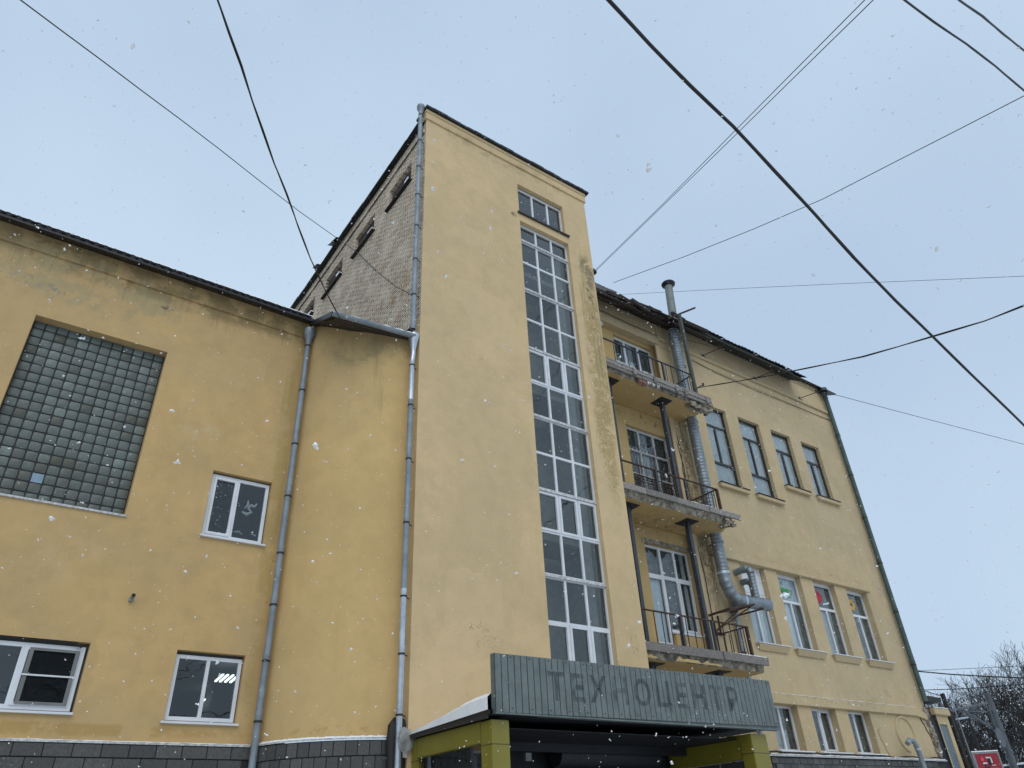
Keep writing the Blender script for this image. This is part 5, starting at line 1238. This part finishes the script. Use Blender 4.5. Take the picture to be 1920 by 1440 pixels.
cable([(-2.2, 0.47, 7.18), (0.15, 4.63, 8.65), (0.35, 4.99, 8.77), (0.58, 5.39, 8.91), (0.82, 5.85, 9.07), (1.11, 6.37, 9.25), (1.44, 6.97, 9.46), (1.84, 7.65, 9.71), (2.3, 8.47, 10.0), (2.86, 9.44, 10.34), (3.57, 10.59, 10.78), (4.48, 12.0, 11.34)], .0105, 'twisted black cable from the top edge down to the gutter of the curved bay', twist=2.2)
cable([(-1.86, 1.1, 6.48), (2.09, 1.57, 6.02), (2.48, 1.62, 5.97), (2.92, 1.67, 5.93), (3.4, 1.71, 5.88), (3.92, 1.78, 5.82), (4.5, 1.85, 5.74), (5.15, 1.94, 5.66), (5.89, 2.03, 5.58), (6.73, 2.11, 5.49), (7.7, 2.21, 5.39), (8.81, 2.32, 5.28), (14.75, 2.91, 4.69)], .0125, 'thickest black cable, running diagonally across the right sky', twist=3.0)
cable([(3.57, -5.06, 6.62), (6.88, 1.23, 10.29), (7.55, 2.51, 11.04), (8.51, 4.34, 12.11), (9.99, 7.17, 13.77), (12.6, 12.17, 16.71)], .0065, 'right one of the pair of thin wires ending at the black tower bracket')
cable([(3.50, -5.01, 6.65), (6.81, 1.26, 10.32), (7.49, 2.54, 11.07), (8.46, 4.36, 12.14), (9.97, 7.19, 13.79), (12.6, 12.17, 16.76)], .0065, 'left one of the pair of thin wires ending at the black tower bracket')
cable([(12.73, -8.43, 10.49), (13.62, 1.09, 13.42), (13.74, 2.32, 13.8), (13.87, 3.75, 14.24), (14.03, 5.45, 14.76), (14.14, 7.47, 15.49), (14.24, 9.93, 16.44), (14.32, 13.0, 17.69)], .009, 'thin wire from the right edge to the ragged roof next to the tower')
cable([(0.3, 0.66, 4.89), (4.0, 0.56, 6.42), (4.54, 0.55, 6.64), (5.17, 0.53, 6.9), (5.91, 0.52, 7.2), (6.8, 0.52, 7.55), (10.52, 0.52, 9.03)], .0075, 'lower of the two black cables crossing the upper right corner', twist=3)
cable([(0.92, 0.35, 4.28), (4.32, 0.34, 6.4), (4.94, 0.33, 6.79), (5.71, 0.34, 7.27), (6.69, 0.34, 7.88), (10.09, 0.37, 9.98)], .0075, 'upper of the two black cables crossing the upper right corner', twist=3)
cable([(33.95, -6.99, 13.29), (31.3, 5.82, 20.62), (30.66, 8.93, 22.39), (29.89, 12.66, 24.52), (28.96, 17.23, 27.1), (27.8, 22.96, 30.3), (26.06, 31.56, 35.11)], .010, 'very faint wire passing behind the vent stack')
cable([(9.5, -4.31, 6.17), (12.66, 2.56, 8.8), (12.98, 3.25, 9.06), (13.3, 4.02, 9.41), (13.68, 4.9, 9.82), (14.11, 5.92, 10.3), (14.58, 7.09, 10.92), (15.13, 8.48, 11.66), (15.79, 10.15, 12.58), (16.59, 12.2, 13.73)], .012, 'black cable from the right edge to the roof post of the topmost balcony', twist=1.5)
cable([(26.75, 13.2, 17.39), (30.18, 12.29, 17.1), (33.83, 11.32, 16.8), (37.72, 10.28, 16.49), (52.17, 6.42, 15.34)], .011, 'thin wire from the far roof corner of the wing to the right edge')
cable([(26.75, 13.32, 7.55 - .3), (35.42, 17.68, 7.54), (35.64, 16.25, 7.15), (35.83, 14.88, 6.83), (36.0, 13.58, 6.55), (37.94, -0.96, 3.41)], .028, 'thickest dark cable across the bare trees')
cable([(26.75, 13.5, 7.55), (35.36, 17.72, 7.55), (35.54, 16.17, 7.34), (35.71, 14.72, 7.15), (35.86, 13.35, 6.97), (37.57, -1.42, 4.98)], .010, 'thin pale wire just above the thick cable over the trees')
cable([(29.3, 13.9, 5.5), (35.93, 17.9, 6.79), (36.0, 16.43, 6.59), (36.04, 15.03, 6.45), (36.08, 13.7, 6.33), (36.5, -1.23, 4.96)], .018, 'dark cable lower down through the tree crowns')
cable([(35.9, 15.2, 5.9), (36.2, 13.0, 5.75), (36.6, 2, 4.9)], .02, 'dark cable leaving the grey mast towards the right edge')
cable([(18.2, 13.36, 16.1), (19.4, 13.37, 15.98), (21.9, 13.37, 15.95), (24.74, 13.36, 16.0), (26.6, 13.36, 16.05)], .010, 'thin cable pinned below the frieze of the side wing')
cable([(17.7, 13.36, 16.9), (18.92, 12.6, 16.40), (21.87, 12.6, 16.36), (24.74, 12.6, 16.42), (26.6, 13.1, 17.0)], .007, 'hair-thin wire strung along the frieze brackets')
cable([(12.5, 13.33, 16.62), (13.9, 13.33, 16.52), (15.2, 13.33, 16.47), (16.5, 13.33, 16.50)], .012, 'dark cable stapled above the top balcony window')

# ------------------------------------------------------------------ falling snow
rs_ = np.random.RandomState(12)
m = MB(); n = 19000
base = [(1, 0, 0), (-1, 0, 0), (0, 1, 0), (0, -1, 0), (0, 0, 1), (0, 0, -1)]
fc = [(0, 2, 4), (2, 1, 4), (1, 3, 4), (3, 0, 4), (2, 0, 5), (1, 2, 5), (3, 1, 5), (0, 3, 5)]
V = np.empty((n, 6, 3)); cx = np.stack([rs_.uniform(-7, 22, n), rs_.uniform(-1, 11.6, n), rs_.uniform(.2, 17, n)], 1)
d_ = np.linalg.norm(cx - np.array([0, 0, 1.6]), axis=1)
keep = (d_ > 2.5) & ~((cx[:, 0] > 6.2) & (cx[:, 0] < 13.3) & (cx[:, 1] > 9.3) & (cx[:, 2] < 4.4))
cx = cx[keep]; n = len(cx); size = np.exp(rs_.normal(math.log(.0066), .38, n)); big = rs_.random_sample(n) < .03; size[big] *= 1.9
bb = np.array(base, float)
cx = np.repeat(cx, 3, axis=0); size = np.repeat(size, 3) * rs_.uniform(.45, .9, n * 3); n = n * 3   # a flake is three small clotted crystals
V = bb[None] * size[:, None, None] * rs_.uniform(.45, 1.25, (n, 6, 1)) + rs_.uniform(-.3, .3, (n, 6, 3)) * size[:, None, None]
V[:, :, 2] *= .8
V += cx[:, None, :] + rs_.uniform(-.8, .8, (n, 1, 3)) * size[:, None, None]
F_ = (np.array(fc)[None] + (np.arange(n) * 6)[:, None, None]).reshape(-1, 3)
me = bpy.data.meshes.new('falling_snow'); me.from_pydata(V.reshape(-1, 3).tolist(), [], F_.tolist()); me.materials.append(M['flake'])
o = bpy.data.objects.new('falling_snow', me); COL.objects.link(o); o['kind'] = 'stuff'; o['label'] = 'small white snowflakes drifting in the air'
